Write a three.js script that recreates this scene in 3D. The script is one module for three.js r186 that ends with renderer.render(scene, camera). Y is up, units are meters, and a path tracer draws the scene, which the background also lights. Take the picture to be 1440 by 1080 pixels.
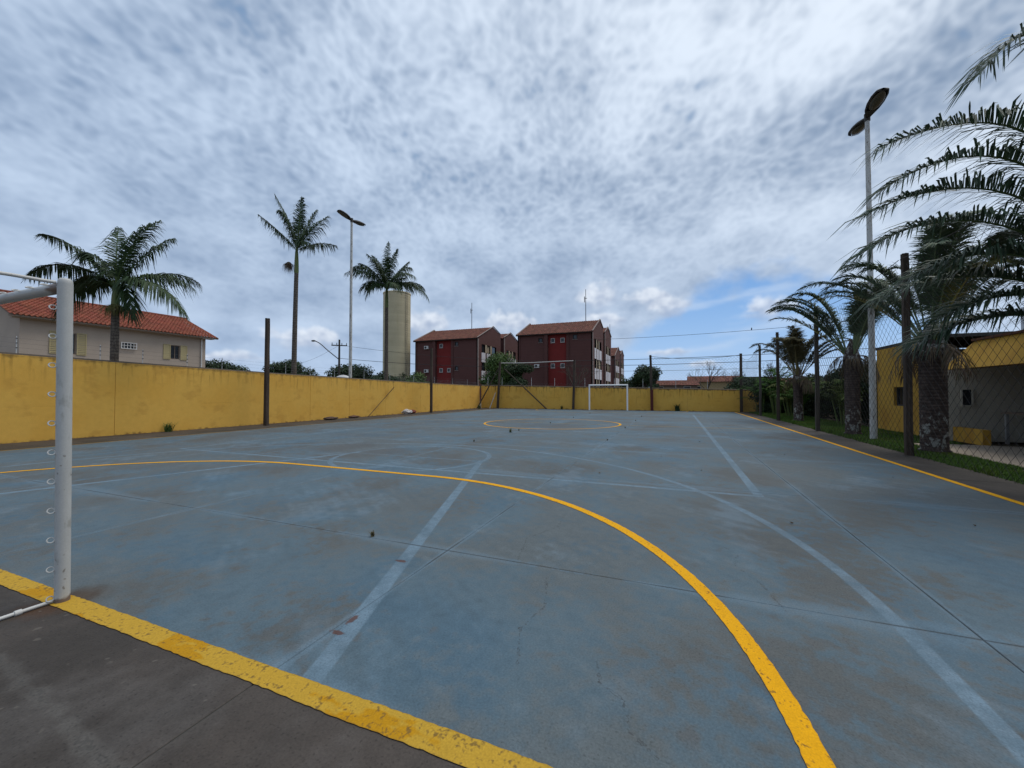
import * as THREE from 'three';
import { mergeGeometries } from 'three/addons/utils/BufferGeometryUtils.js';

// ---------- camera, sky, sun, exposure ----------
const H = 1.35, YAW = 22 * Math.PI / 180, F = 570 / 1080;      // eye height, turn from the court's long axis, focal length in picture heights
const scene = new THREE.Scene();
const camera = new THREE.PerspectiveCamera(2 * Math.atan(0.5 / F) * 180 / Math.PI, 4 / 3, 0.05, 2000);
camera.rotation.order = 'YXZ';
camera.position.set(0, H, 0);
camera.rotation.set(Math.atan(13 / 570), YAW, 0);
scene.add(camera);
const renderer = new THREE.WebGLRenderer({ antialias: true });
renderer.toneMapping = THREE.LinearToneMapping;
renderer.toneMappingExposure = 1.16;
renderer.shadowMap.enabled = true;

// seeded random numbers and gradient noise
function rng(seed) { let a = seed >>> 0; return () => { a = (a + 0x6D2B79F5) | 0; let t = Math.imul(a ^ (a >>> 15), 1 | a); t = (t + Math.imul(t ^ (t >>> 7), 61 | t)) ^ t; return ((t ^ (t >>> 14)) >>> 0) / 4294967296; }; }
const PERM = new Uint8Array(512), GX = new Float32Array(256), GY = new Float32Array(256);
{ const r = rng(77); const p = [...Array(256).keys()]; for (let i = 255; i > 0; i--) { const j = Math.floor(r() * (i + 1)); [p[i], p[j]] = [p[j], p[i]]; } for (let i = 0; i < 512; i++) PERM[i] = p[i & 255]; for (let i = 0; i < 256; i++) { const a = r() * 6.2832; GX[i] = Math.cos(a); GY[i] = Math.sin(a); } }
function n2(x, y) {
  const xi = Math.floor(x), yi = Math.floor(y), fx = x - xi, fy = y - yi, X = xi & 255, Y = yi & 255;
  const u = fx * fx * fx * (fx * (fx * 6 - 15) + 10), v = fy * fy * fy * (fy * (fy * 6 - 15) + 10);
  const a = PERM[X + PERM[Y]], b = PERM[X + 1 + PERM[Y]], c = PERM[X + PERM[Y + 1]], d = PERM[X + 1 + PERM[Y + 1]];
  const p = GX[a] * fx + GY[a] * fy, q = GX[b] * (fx - 1) + GY[b] * fy, r = GX[c] * fx + GY[c] * (fy - 1), s = GX[d] * (fx - 1) + GY[d] * (fy - 1);
  return 1.5 * (p + u * (q - p) + v * (r + u * (s - r) - p - u * (q - p)));
}
function fbm(x, y, o = 4, g = 0.5) { let s = 0, a = 1, t = 0; for (let i = 0; i < o; i++) { s += a * n2(x, y); t += a; a *= g; x = x * 2.03 + 17.3; y = y * 2.03 + 9.1; } return s / t; }
const clamp = (x, a = 0, b = 1) => x < a ? a : x > b ? b : x;
const sst = (a, b, x) => { const t = clamp((x - a) / (b - a)); return t * t * (3 - 2 * t); };
const lerp = (a, b, t) => a + (b - a) * t;
const mix3 = (a, b, t) => [a[0] + (b[0] - a[0]) * t, a[1] + (b[1] - a[1]) * t, a[2] + (b[2] - a[2]) * t];

// the sky: a sheet of altocumulus with a clear blue gap low down and a few cumulus heads over the horizon
const SUN = new THREE.Vector3(0.52, 1.40, -0.50).normalize();
const CUMULUS = [ // azimuth (degrees from the court axis, to the right positive), elevation, half width, half height
  [10.4, 9.8, 3.3, 2.1], [-22.3, 9.4, 4.2, 2.3], [-34.0, 9.0, 4.0, 3.0], [-49, 6.6, 5.4, 2.0], [-10, 12.4, 3.6, 2.8], [-9.2, 9.6, 3.6, 1.9], [-.8, 11.0, 3.0, 2.2], [-3.6, 12.4, 3.4, 1.6],
  [-57, 4.0, 4, 1.3], [-66, 4.6, 3.6, 1.2], [-29, 7.2, 3, 1.4], [-1, 5.2, 3.0, .8], [-17, 7.4, 2.6, 1.3], [3.2, 3.6, 2.4, .7], [47, 7, 5, 2], [63, 9, 4, 2.2], [90, 7, 6, 2], [-80, 6, 5, 1.6], [-110, 7, 5, 2], [130, 8, 6, 2.4], [170, 6, 5, 2], [-150, 8, 6, 2]];
// broad thicker (dark, positive) and thinner (bright, negative) stretches of the sheet: azimuth, elevation, half widths, slope, strength
const BANDS = [[20, 28.3, 17, 3.8, .05, .95], [-16, 27.8, 10, 3.2, .0, .62], [-4, 38.5, 8, 5.5, 0, -.38], [17, 37, 10, 3.2, .12, -.45], [-62, 33, 16, 5, -.25, .30], [-40, 45, 12, 5, -.4, -.14], [6, 20, 14, 3, .05, -.22], [-52, 20, 15, 4, 0, -.10], [-3, 22.5, 5, 2.2, .2, .30], [42, 40, 14, 5, .1, -.3]];
function skyColor(x, y, z) {
  const el = Math.asin(clamp(y, -1, 1)) * 57.2958, az = Math.atan2(x, -z) * 57.2958;
  const hh = Math.max(y, 0) + 0.30, px = x / hh, pz = z / hh;
  // clear air behind
  const t = clamp(el / 40);
  let col = mix3([0.30, 0.50, 0.78], [0.12, 0.29, 0.62], sst(0, .5, t));
  col = mix3(col, [0.50, 0.61, 0.77], 0.72 * Math.exp(-Math.max(el, 0) / 3.4));
  // the sheet, its rolls drawn out along one wind direction
  const wx = fbm(px * 2.8 + 3.1, pz * 2.8 + 8.2, 3), wz = fbm(px * 2.8 + 31.1, pz * 2.8 + 4.7, 3);
  const qx = px + 0.035 * wx, qz = pz + 0.035 * wz;
  const al = -0.30 * qx - 0.954 * qz, cr = 0.954 * qx - 0.30 * qz;
  const bil = (u, v) => 0.42 - 1.15 * Math.abs(n2(u, v));
  const big = fbm(cr * 1.4 + 5.3, al * 1.1 + 2.2, 4);
  const mid = fbm(cr * 4.6 + 11, al * 4.0 + 7, 3, 0.5);
  const far = sst(6, 34, el);
  const cell = 0.58 * bil(cr * 19 + 1.7, al * 16 + 3.3) + 0.42 * bil(cr * 37 + 9.1, al * 32 + 4.4);
  const fine = fbm(cr * 52 + 8, al * 48 + 6, 2, 0.5);
  let thick = 0.08 + 0.66 * big;
  for (const [a0, e0, w, h, k, s] of BANDS) { const u = (az - a0) / w, v = (el - e0 - k * (az - a0)) / h, r = u * u + v * v; if (r < 9) thick += s * Math.exp(-r) * (0.8 + 0.7 * mid); }
  const puff = 0.44 * mid + (0.16 + .29 * far) * cell + (0.06 + .08 * far) * fine;
  // glow of the veiled sun, wide
  const sd = clamp(x * SUN.x + y * SUN.y + z * SUN.z, -1, 1), glow = Math.pow(Math.max(sd, 0), 2.5);
  const lit = mix3([0.49, 0.60, 0.76], [0.78, 0.845, 0.925], glow), sh = mix3([0.165, 0.245, 0.385], [0.225, 0.30, 0.415], glow);
  const b = sst(-0.10, 1.0, 0.52 - 0.55 * thick + (0.72 + 0.25 * far) * puff + 0.12 * glow);
  let cl = mix3(sh, lit, b);
  // thin places let the blue through
  cl = mix3(cl, [0.15, 0.285, 0.49], sst(-0.16, -0.58, puff + 0.25 * big) * 0.55 * far);
  // edge of the sheet: it ends above a gap of clear sky
  const rim = 13.4 - (az < 9 ? 0.034 * Math.pow(az - 9, 2) : 0.03 * Math.pow(az - 9, 2)) + 4.6 * fbm(az * 0.11, el * 0.16 + 5, 5, .58);
  let cover = 1;
  if (az > -16 && az < 36) cover = sst(-1.8, 1.8, el - rim);
  const streak = sst(0.05, 0.5, fbm(az * 0.06 + el * 0.10, el * 0.42 - az * 0.05, 5)) * sst(0, 6, el) * 0.55;
  col = mix3(col, [0.50, 0.61, 0.77], streak);
  col = mix3(col, cl, cover * (0.86 + 0.14 * sst(3, 10, el)));
  // low pale air
  col = mix3(col, [0.40, 0.515, 0.70], 0.6 * Math.exp(-Math.max(el, 0) / 5));
  // cumulus heads
  for (const [ca_, ce, w, h] of CUMULUS) {
    let da = az - ca_; if (da > 180) da -= 360; if (da < -180) da += 360;
    if (Math.abs(da) > w * 1.9 || Math.abs(el - ce) > h * 2.6) continue;
    const u = da / w, v = (el - ce) / h, vv = v < 0 ? v * 1.25 : v;
    const e = 1 - Math.sqrt(u * u + vv * vv) + 0.62 * fbm(az * 0.42 + ca_, el * 0.55, 5, 0.55);
    const m = sst(0.0, v < 0 ? 1.0 : 0.46, e) * 0.80;
    if (m <= 0) continue;
    const top = clamp(0.46 + 0.34 * v + 0.5 * fbm(az * 0.6 + 7, el * 0.8 + ca_, 4) - .06 * u);
    col = mix3(col, mix3([0.33, 0.40, 0.54], [0.76, 0.81, 0.88], sst(0.15, 0.95, top)), m);
  }
  if (el < 0) col = mix3(col, [0.20, 0.19, 0.17], sst(0, -4, el));
  return col;
}
{
  const W = 2048, Hh = 1024, d = new Float32Array(W * Hh * 4);
  for (let j = 0; j < Hh; j++) {
    const la = ((j + 0.5) / Hh - 0.5) * Math.PI, y = Math.sin(la), c = Math.cos(la);
    for (let i = 0; i < W; i++) {
      const lo = ((i + 0.5) / W - 0.5) * 2 * Math.PI, k = (j * W + i) * 4;
      const s = (j < 480) ? [0.20, 0.19, 0.17] : skyColor(Math.cos(lo) * c, y, Math.sin(lo) * c);
      d[k] = s[0]; d[k + 1] = s[1]; d[k + 2] = s[2]; d[k + 3] = 1;
    }
  }
  const sky = new THREE.DataTexture(d, W, Hh, THREE.RGBAFormat, THREE.FloatType);
  sky.mapping = THREE.EquirectangularReflectionMapping; sky.magFilter = THREE.LinearFilter; sky.minFilter = THREE.LinearFilter; sky.needsUpdate = true;
  scene.background = sky; scene.environment = sky;
}
const sun = new THREE.DirectionalLight(new THREE.Color(1, 0.95, 0.87), 1.5);
sun.position.copy(SUN).multiplyScalar(80); sun.castShadow = true; sun.shadow.radius = 60;
Object.assign(sun.shadow.camera, { left: -70, right: 70, top: 70, bottom: -70, near: 1, far: 260 }); sun.shadow.mapSize.set(4096, 4096);
scene.add(sun); scene.add(sun.target); sun.target.position.set(-8, 0, -20);
sun.position.add(sun.target.position);

// ---------- helpers ----------
const used = new Map();
function numbered(n) { const k = used.get(n) || 0; used.set(n, k + 1); return k ? n + '_' + String(k).padStart(3, '0') : n; }
function sh(o) { o.castShadow = true; o.receiveShadow = true; return o; }
function part(name, geo, mat, parent) { const m = sh(new THREE.Mesh(Array.isArray(geo) ? join(geo) : geo, mat)); m.name = name; parent.add(m); return m; }
function thing(name, label, category, pos = [0, 0, 0], group, turn = 0) { const o = new THREE.Group(); o.name = numbered(name); o.position.set(...pos); o.rotation.y = turn; o.userData = { label, category }; if (group) o.userData.group = group; scene.add(o); return o; }
function single(name, geo, mat, label, category, group) { const m = part(numbered(name), geo, mat, scene); m.userData = { label, category }; if (group) m.userData.group = group; return m; }
function struct(name, geo, mat) { const m = part(numbered(name), geo, mat, scene); m.userData.kind = 'structure'; return m; }
function structGroup(name) { const g = new THREE.Group(); g.name = numbered(name); g.userData.kind = 'structure'; scene.add(g); return g; }
function join(list) {
  const keep = ['position', 'normal', 'uv', 'color'];
  const col = list.some(g => g.attributes.color);
  return mergeGeometries(list.map(g => {
    g = g.index ? g.toNonIndexed() : g;
    for (const k of Object.keys(g.attributes)) if (!keep.includes(k)) g.deleteAttribute(k);
    if (!g.attributes.uv) g.setAttribute('uv', new THREE.BufferAttribute(new Float32Array(g.attributes.position.count * 2), 2));
    if (col && !g.attributes.color) g.setAttribute('color', new THREE.BufferAttribute(new Float32Array(g.attributes.position.count * 3).fill(1), 3));
    return g;
  }));
}
// a box between two corners, uv in metres
function box(x0, y0, z0, x1, y1, z1) {
  const g = new THREE.BoxGeometry(Math.abs(x1 - x0), Math.abs(y1 - y0), Math.abs(z1 - z0)); g.translate((x0 + x1) / 2, (y0 + y1) / 2, (z0 + z1) / 2); return uvBox(g);
}
function uvBox(g) {
  const p = g.attributes.position, n = g.attributes.normal, u = g.attributes.uv;
  for (let i = 0; i < p.count; i++) { const ax = Math.abs(n.getX(i)), ay = Math.abs(n.getY(i)), az = Math.abs(n.getZ(i)); if (ax > ay && ax > az) u.setXY(i, p.getZ(i), p.getY(i)); else if (ay > az) u.setXY(i, p.getX(i), p.getZ(i)); else u.setXY(i, p.getX(i), p.getY(i)); }
  return g;
}
const V = (x, y, z) => new THREE.Vector3(x, y, z);
// a straight bar from a to b, radii r0 and r1
function bar(a, b, r0, r1 = r0, seg = 6) {
  const A = V(...a), B = V(...b), d = B.clone().sub(A), l = d.length();
  const g = new THREE.CylinderGeometry(r1, r0, l, seg, 1); g.translate(0, l / 2, 0);
  g.applyQuaternion(new THREE.Quaternion().setFromUnitVectors(V(0, 1, 0), d.normalize())); g.translate(A.x, A.y, A.z); return g;
}
function tube(pts, r, seg = 24, rad = 6) { return new THREE.TubeGeometry(new THREE.CatmullRomCurve3(pts.map(p => V(...p))), seg, r, rad, false); }
const C = (r, g, b) => new THREE.Color().setRGB(r, g, b);
const LUT = new Uint8Array(4097); for (let i = 0; i < 4097; i++) { const v = i / 4096; LUT[i] = Math.round(255 * clamp(v <= 0.0031308 ? v * 12.92 : 1.055 * Math.pow(v, 1 / 2.4) - 0.055)); }
const toS = v => LUT[(clamp(v) * 4096 + .5) | 0];
// colour texture from a function of metres: covers w x h metres from (x0, y0)
function colorTex(pw, ph, x0, y0, w, h, fn, repeat = false, slow = null, st = 4) {
  const d = new Uint8Array(pw * ph * 4), gw = Math.ceil(pw / st) + 2, gh = Math.ceil(ph / st) + 2; let grid, nf, f;
  if (slow) { for (let j = 0; j < gh; j++) for (let i = 0; i < gw; i++) { const v = slow(x0 + (i * st + 0.5) / pw * w, y0 + (j * st + 0.5) / ph * h); if (!grid) { nf = v.length; f = new Float32Array(nf); grid = new Float32Array(gw * gh * nf); } grid.set(v, (j * gw + i) * nf); } }
  const field = (i, j) => { const a = Math.floor(i / st), b = Math.floor(j / st), u = i / st - a, v = j / st - b, k = (b * gw + a) * nf, l = k + gw * nf; for (let n = 0; n < nf; n++) f[n] = (grid[k + n] * (1 - u) + grid[k + nf + n] * u) * (1 - v) + (grid[l + n] * (1 - u) + grid[l + nf + n] * u) * v; return f; };
  for (let j = 0; j < ph; j++) for (let i = 0; i < pw; i++) { const c = fn(x0 + (i + 0.5) / pw * w, y0 + (j + 0.5) / ph * h, slow && field(i, j)), k = (j * pw + i) * 4; d[k] = toS(c[0]); d[k + 1] = toS(c[1]); d[k + 2] = toS(c[2]); d[k + 3] = 255; }
  const t = new THREE.DataTexture(d, pw, ph); t.colorSpace = THREE.SRGBColorSpace; t.magFilter = THREE.LinearFilter; t.minFilter = THREE.LinearMipmapLinearFilter; t.generateMipmaps = true;
  t.wrapS = t.wrapT = repeat ? THREE.RepeatWrapping : THREE.ClampToEdgeWrapping; t.repeat.set(1 / w, 1 / h); t.offset.set(-x0 / w, -y0 / h); t.needsUpdate = true; return t;
}
// grey relief texture that repeats every s metres
function reliefTex(n, s, fn) {
  const d = new Uint8Array(n * n * 4), v = new Float32Array(n * n);
  for (let j = 0; j < n; j++) for (let i = 0; i < n; i++) { const x = i / n, y = j / n; v[j * n + i] = fn(x * s, y * s) * (1 - x) * (1 - y) + fn(x * s - s, y * s) * x * (1 - y) + fn(x * s, y * s - s) * (1 - x) * y + fn(x * s - s, y * s - s) * x * y; }
  for (let k = 0; k < n * n; k++) { const g = Math.round(255 * clamp(0.5 + 0.5 * v[k])); d[k * 4] = d[k * 4 + 1] = d[k * 4 + 2] = g; d[k * 4 + 3] = 255; }
  const t = new THREE.DataTexture(d, n, n); t.magFilter = THREE.LinearFilter; t.wrapS = t.wrapT = THREE.RepeatWrapping; t.repeat.set(1 / s, 1 / s); t.needsUpdate = true; return t;
}
const mat = (o) => new THREE.MeshPhysicalMaterial({ side: THREE.DoubleSide, roughness: 0.85, specularIntensity: .6, ...o });
const RELIEF_FLOOR = reliefTex(1024, 1.7, (x, y) => 0.6 * fbm(x * 14, y * 14, 3) + 0.7 * fbm(x * 75, y * 75, 3, .7));
const RELIEF_PLASTER = reliefTex(512, 1.1, (x, y) => 0.5 * fbm(x * 5, y * 5, 3) + 0.8 * fbm(x * 60, y * 60, 2, .7));

// ---------- the court ----------
const XS = [-14.6, -11.97, -8.6, -5.25, -1.83, 1.55, 3.9], ZS = [-1.38]; for (let k = 0; k < 9; k++) ZS.push(-3.05 - 3.35 * k); ZS.push(-33.0);
const seg = (x, z, ax, az, bx, bz) => { const dx = bx - ax, dz = bz - az, t = clamp(((x - ax) * dx + (z - az) * dz) / (dx * dx + dz * dz)); const u = x - ax - t * dx, v = z - az - t * dz; return Math.sqrt(u * u + v * v); };
const CRACKS = [ // dirt-filled cracks, metres
  [[.62, -3.0], [.55, -3.35], [.42, -3.62], [.47, -3.9], [.22, -4.25], [.3, -4.5]], [[-.08, -1.62], [-.2, -1.72], [-.22, -1.86], [-.34, -1.94], [-.38, -2.08]], [[-1.2, -3.1], [-1.3, -3.6], [-1.12, -4.0], [-1.16, -4.5]], [[2.2, -6.3], [2.0, -7.1], [2.3, -7.8], [2.1, -8.6]],
  [[-.9, -2.9], [-.78, -2.5], [-.84, -2.2], [-.74, -1.9]], [[-6.9, -3.1], [-6.2, -3.8], [-6.0, -4.6]]];
const STAINS = [[-7.7, -7.9, .75, .9, 1], [-6.3, -7.75, .62, .62, .9], [-5.2, -16.2, 2.2, 1.1, .8], [-9.5, -10.4, 1.6, .8, .5], [-11.6, -13.2, 1.5, .6, .6], [-12.7, -6.4, 1.6, .35, .55], [-10.6, -16.5, 1.3, .9, .7], [2.3, -22, 1.1, .5, .7], [.2, -23.6, .8, .35, .8], [-9, -23, 2.6, .5, .6], [-5.5, -27.5, 3, .4, .7], [-11.5, -26.6, 1.6, .4, .7], [-1.9, -24, .2, 1.2, .6], [-13.4, -9.5, .5, 1.6, .5], [-3.3, -21.6, 1.5, .5, .6]];
// worn pale blue lines of other games: [x0, z0, x1, z1, half width, strength], along an axis or aslant
const OLD_X = [[1.0, -28.2, -6.14, .055, 1], [-11.2, -28.2, -6.14, .05, .7], [-13.4, -33, -1.38, .035, .5], [-9.9, -33, -1.38, .03, .4], [1.2, -2.9, -1.38, .042, .9], [-11.5, -2.9, -1.38, .05, .8]];
const OLD_Z = [[-7.25, -6.8, -3.6, .035, .6], [-6.17, -11.2, 1.0, .05, .9], [-28.2, -11.2, 1.0, .05, .7], [-14.1, -11.2, 1.0, .045, .7], [-20.2, -11.2, 1.0, .045, .55], [-11.0, -9.9, 1, .03, .4]];
const OLD_C = [[-5.2, -7.25, 1.62, .045, .85, -99, 99], [-5.15, -2.9, 6.35, .042, .9, -99, -2.9], [-5.15, -31.5, 6.35, .05, .7, -31.5, 99]];
function oldLines(x, z) {
  let m = 0, d, v;
  for (let i = 0; i < 6; i++) { const o = OLD_X[i]; d = Math.abs(x - o[0]); if (d < .07 && z > o[1] && z < o[2]) { v = (1 - sst(o[3] - .006, o[3] + .01, d)) * o[4]; if (v > m) m = v; } }
  for (let i = 0; i < 6; i++) { const o = OLD_Z[i]; d = Math.abs(z - o[0]); if (d < .07 && x > o[1] && x < o[2]) { v = (1 - sst(o[3] - .006, o[3] + .01, d)) * o[4]; if (v > m) m = v; } }
  for (let i = 0; i < 3; i++) { const o = OLD_C[i]; if (z < o[5] || z > o[6]) continue; const u = x - o[0], w = z - o[1]; d = Math.abs(Math.sqrt(u * u + w * w) - o[2]); if (d < .07) { v = (1 - sst(o[3] - .006, o[3] + .01, d)) * o[4]; if (v > m) m = v; } }
  if (z > -7.4) { d = Math.min(seg(x, z, -1.58, -1.38, -3.62, -7.3), seg(x, z, -8.82, -1.38, -6.78, -7.3)); if (d < .07) { v = 1 - sst(.048, .063, d); if (v > m) m = v; } }
  return m;
}
const CRACK_SEGS = CRACKS.flatMap(k => k.slice(1).map((p, i) => [k[i][0], k[i][1], p[0], p[1]]));
let R = 0, G = 0, B = 0; const mx = (c, t) => { R += (c[0] - R) * t; G += (c[1] - G) * t; B += (c[2] - B) * t; }, set = c => { R = c[0]; G = c[1]; B = c[2]; }, OUT = [0, 0, 0], done = k => { OUT[0] = R * k; OUT[1] = G * k; OUT[2] = B * k; return OUT; };
const K_GRIME = [.045, .040, .032], K_STAIN = [.078, .082, .082], K_CRACK = [.03, .032, .034], K_RED = [.085, .034, .022], K_RUST = [.060, .038, .022];
const BLUE = [.084, .126, .152], BLUE2 = [.068, .117, .154], GREY = [.091, .106, .109], TAUPE = [.078, .081, .077], PALE = [.128, .196, .250];
// slowly changing fields of the floor, worked out on a coarse grid
function courtSlow(x, z) {
  const big = fbm(x * .33 + 4, z * .33 + 9, 4), med = fbm(x * 1.25 + 14, z * 1.1 + 3, 4, .55), strk = fbm((x * .8 + z * .6) * 1.4, (-x * .6 + z * .8) * 9, 3, .6);
  let st = 0; for (const [sx, sz, rx, rz, s] of STAINS) { const u = (x - sx) / rx, v = (z - sz) / rz, r = u * u + v * v; if (r < 4) st = Math.max(st, s * sst(1.15, .45, Math.sqrt(r) + .55 * med)); }
  return [big, med, strk, fbm(x * .8 + 40, z * .8, 3), fbm(x * .5 + 71, z * .5 + 22, 4), fbm(x * .9 + 9, z * .6 + 51, 5, .62), fbm(x * 2.2 + 6, z * 2.2, 3), n2(x * .2 + 3, z * .6), n2(x * .6, z * .2 + 8), fbm(x * 1.5 + 3, z * 1.5 + 7, 3), st];
}
function courtColor(x, z, f) {
  const big = f[0], med = f[1], strk = f[2], hue = f[3], dirt = f[4], chalk = f[5], gap = f[6], jx = f[7], jz = f[8], grime = f[9], st = f[10], small = fbm(x * 11, z * 11, 3, .6);
  set(BLUE); mx(BLUE2, sst(-.1, .45, hue + .2 * strk));
  mx(GREY, .92 * sst(-.22, .24, .6 * big + .55 * med + .34 * small + .16 * strk + .04));
  mx(TAUPE, .80 * sst(.02, .34, .6 * dirt + .4 * med + .34 * small)); mx(K_STAIN, .55 * sst(.10, .44, .5 * fbm(x * 4.3 + 2, z * 4.3 + 60, 3, .6) + .35 * small + .25 * dirt));
  mx(PALE, .38 * sst(.10, .52, chalk + .22 * strk + .12 * small)); // scuffs and chalky patches
  const l = oldLines(x, z); if (l > 0) mx(PALE, l * (.60 + .25 * sst(-.3, .3, med) + .28 * small) * (.72 + .28 * sst(-.55, .1, gap))); // old lines, worn through in places
  let dj = 9, dz = 9; for (let i = 0; i < XS.length; i++) dj = Math.min(dj, Math.abs(x - XS[i])); for (let i = 0; i < ZS.length; i++) dz = Math.min(dz, Math.abs(z - ZS[i]));
  const wj = Math.max(.02, .05 + .10 * (jx + .4)), wz = Math.max(.02, .05 + .15 * (jz + .4)); // sealer dragged along the slab joints
  mx(PALE, .42 * (1 - sst(wj * .15, wj * .45, dj + .012 * small)) * sst(-.3, .3, grime + .4)); mx(PALE, .34 * (1 - sst(wz * .2, wz, dz + .05 * small + .02 * med)));
  const dd = Math.min(dj, dz); if (dd < .05) mx(K_GRIME, .55 * (1 - sst(.003, .010 + .012 * (small + .5), dd)) * sst(-.15, .2, grime)); // grime in the joints
  if (st > 0) mx(K_STAIN, .72 * clamp(st + .25 * small * st)); // marks left by standing water
  for (let i = 0; i < CRACK_SEGS.length; i++) { const k = CRACK_SEGS[i]; if (Math.abs(x - k[0]) > .6 || Math.abs(z - k[1]) > .9) continue; let d = seg(x, z, k[0], k[1], k[2], k[3]); if (d > .05) continue; d = Math.abs(d + .016 * n2(x * 23, z * 23) + .007 * n2(x * 70, z * 70)); mx(K_CRACK, .55 * (1 - sst(.001, .004, d)) * sst(-.4, 0, small)); }
  if (x < -1.6 && x > -4.2 && z > -2.9) { // the old red floor showing through chips of paint, rust under the post
    const chip = Math.min(Math.hypot((x + 1.78) / .045, (z + 1.78) / .018), Math.hypot((x + 1.80) / .02, (z + 1.92) / .05), Math.hypot((x + 2.06) / .05, (z + 2.72) / .02));
    mx(K_RED, .85 * sst(1.25, .7, chip + .5 * fbm(x * 40, z * 40, 2)));
    const rust = Math.hypot(x + 3.69, (z + 1.44) * 1.2); mx(K_RUST, .85 * sst(.26, .07, rust + .09 * small + .05 * med));
  }
  const gr = n2(x * 95, z * 95) * .5 + n2(x * 210, z * 210) * .5, pit = sst(.40, .70, n2(x * 84 + 3, z * 84)) * sst(-.4, .3, med + small); // grain
  return done((1 + .34 * gr + .22 * small + .14 * strk + .10 * med) * (1 - .26 * pit));
}
function apronSlow(x, z) { const med = fbm(x * 1.9, z * 1.9 + 30, 4, .55); return [fbm(x * .45 + 8, z * .45 + 3, 4) + .4 * med, fbm(x * 1.1 + 50, z * .7, 4, .6)]; }
function apronColor(x, z, f) {
  const small = fbm(x * 10 + 5, z * 10, 3, .6);
  let c = mix3([.066, .054, .045], [.043, .036, .030], sst(-.25, .3, f[0]));
  c = mix3(c, [.105, .098, .092], .28 * sst(.05, .45, f[1] + .15 * small));
  const wob = .03 * n2(x * 9, z * 9) + .012 * n2(x * 40, z * 40);
  const d = Math.abs(seg(x, z, -3.4, -.98, -1.6, -.82) + wob); c = mix3(c, [.02, .018, .016], .8 * (1 - sst(.002, .007, d)) * sst(-.2, .1, n2(x * 3, z * 3 + 2))); c = mix3(c, [.12, .112, .10], .35 * sst(.05, .0, d));
  const rust = Math.hypot(x + 3.69, (z + 1.30) * 1.2); c = mix3(c, [.070, .036, .018], .8 * sst(.22, .06, rust + .08 * small));
  const gr = n2(x * 95, z * 95) * .5 + n2(x * 210, z * 210) * .5, pit = sst(.42, .70, n2(x * 80 + 3, z * 80)), speck = sst(.60, .74, n2(x * 21 + 9, z * 21 + 4)) * sst(.1, .3, n2(x * 3, z * 3));
  const k = (1 + .30 * gr + .2 * small) * (1 - .35 * pit);
  return mix3([c[0] * k, c[1] * k, c[2] * k], [.17, .15, .125], .35 * speck);
}
const floorMat = (t) => mat({ map: t, roughness: .72, specularIntensity: .5, bumpMap: RELIEF_FLOOR, bumpScale: .004 });
function slab(x0, x1, z0, z1, y = 0, deep = .04, ch = .003) { // top face with worn, chamfered edges; uv in metres of the place
  const P = [], N = [], U = [], q = (a, b, c, d, n) => { for (const v of [a, b, c, a, c, d]) { P.push(...v); N.push(...n); U.push(v[0], v[2]); } };
  const T = [[x0 + ch, y, z0 - ch], [x1 - ch, y, z0 - ch], [x1 - ch, y, z1 + ch], [x0 + ch, y, z1 + ch]], M = [[x0, y - ch, z0], [x1, y - ch, z0], [x1, y - ch, z1], [x0, y - ch, z1]], B = M.map(v => [v[0], y - deep, v[2]]);
  q(T[0], T[1], T[2], T[3], [0, 1, 0]);
  const nn = [[0, .7, .7], [.7, .7, 0], [0, .7, -.7], [-.7, .7, 0]], ns = [[0, 0, 1], [1, 0, 0], [0, 0, -1], [-1, 0, 0]];
  for (let i = 0; i < 4; i++) { const j = (i + 1) % 4; q(M[i], M[j], T[j], T[i], nn[i]); q(B[i], B[j], M[j], M[i], ns[i]); }
  const g = new THREE.BufferGeometry(); g.setAttribute('position', new THREE.Float32BufferAttribute(P, 3)); g.setAttribute('normal', new THREE.Float32BufferAttribute(N, 3)); g.setAttribute('uv', new THREE.Float32BufferAttribute(U, 2)); return g;
}
const court = structGroup('court');
{
  const wide = floorMat(colorTex(1280, 1920, -15, -33.2, 19.2, 32, courtColor, false, courtSlow, 3));
  const size = { '0,2': [512, 256], '0,3': [1024, 512], '0,4': [1536, 768], '0,5': [512, 384], '1,1': [512, 512], '1,2': [768, 768], '1,3': [1280, 1280], '1,4': [1536, 1536], '1,5': [768, 1024], '2,2': [512, 512], '2,3': [768, 768], '2,4': [1024, 1024], '2,5': [512, 768], '3,3': [512, 512], '3,4': [512, 512], '3,5': [384, 512] };
  const g = .0018;
  for (let r = 0; r + 1 < ZS.length; r++) for (let c = 0; c + 1 < XS.length; c++) {
    const x0 = XS[c] + (c ? g : 0), x1 = XS[c + 1] - (c + 2 < XS.length ? g : 0), z0 = ZS[r] - (r ? g * .6 : 0), z1 = ZS[r + 1] + g * .6, s = size[r + ',' + c];
    part('slab', slab(x0, x1, z0, z1), s ? floorMat(colorTex(s[0], s[1], XS[c], ZS[r + 1], XS[c + 1] - XS[c], ZS[r] - ZS[r + 1], courtColor, false, courtSlow, 8)) : wide, court);
  }
}
const apron = structGroup('apron');
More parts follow.
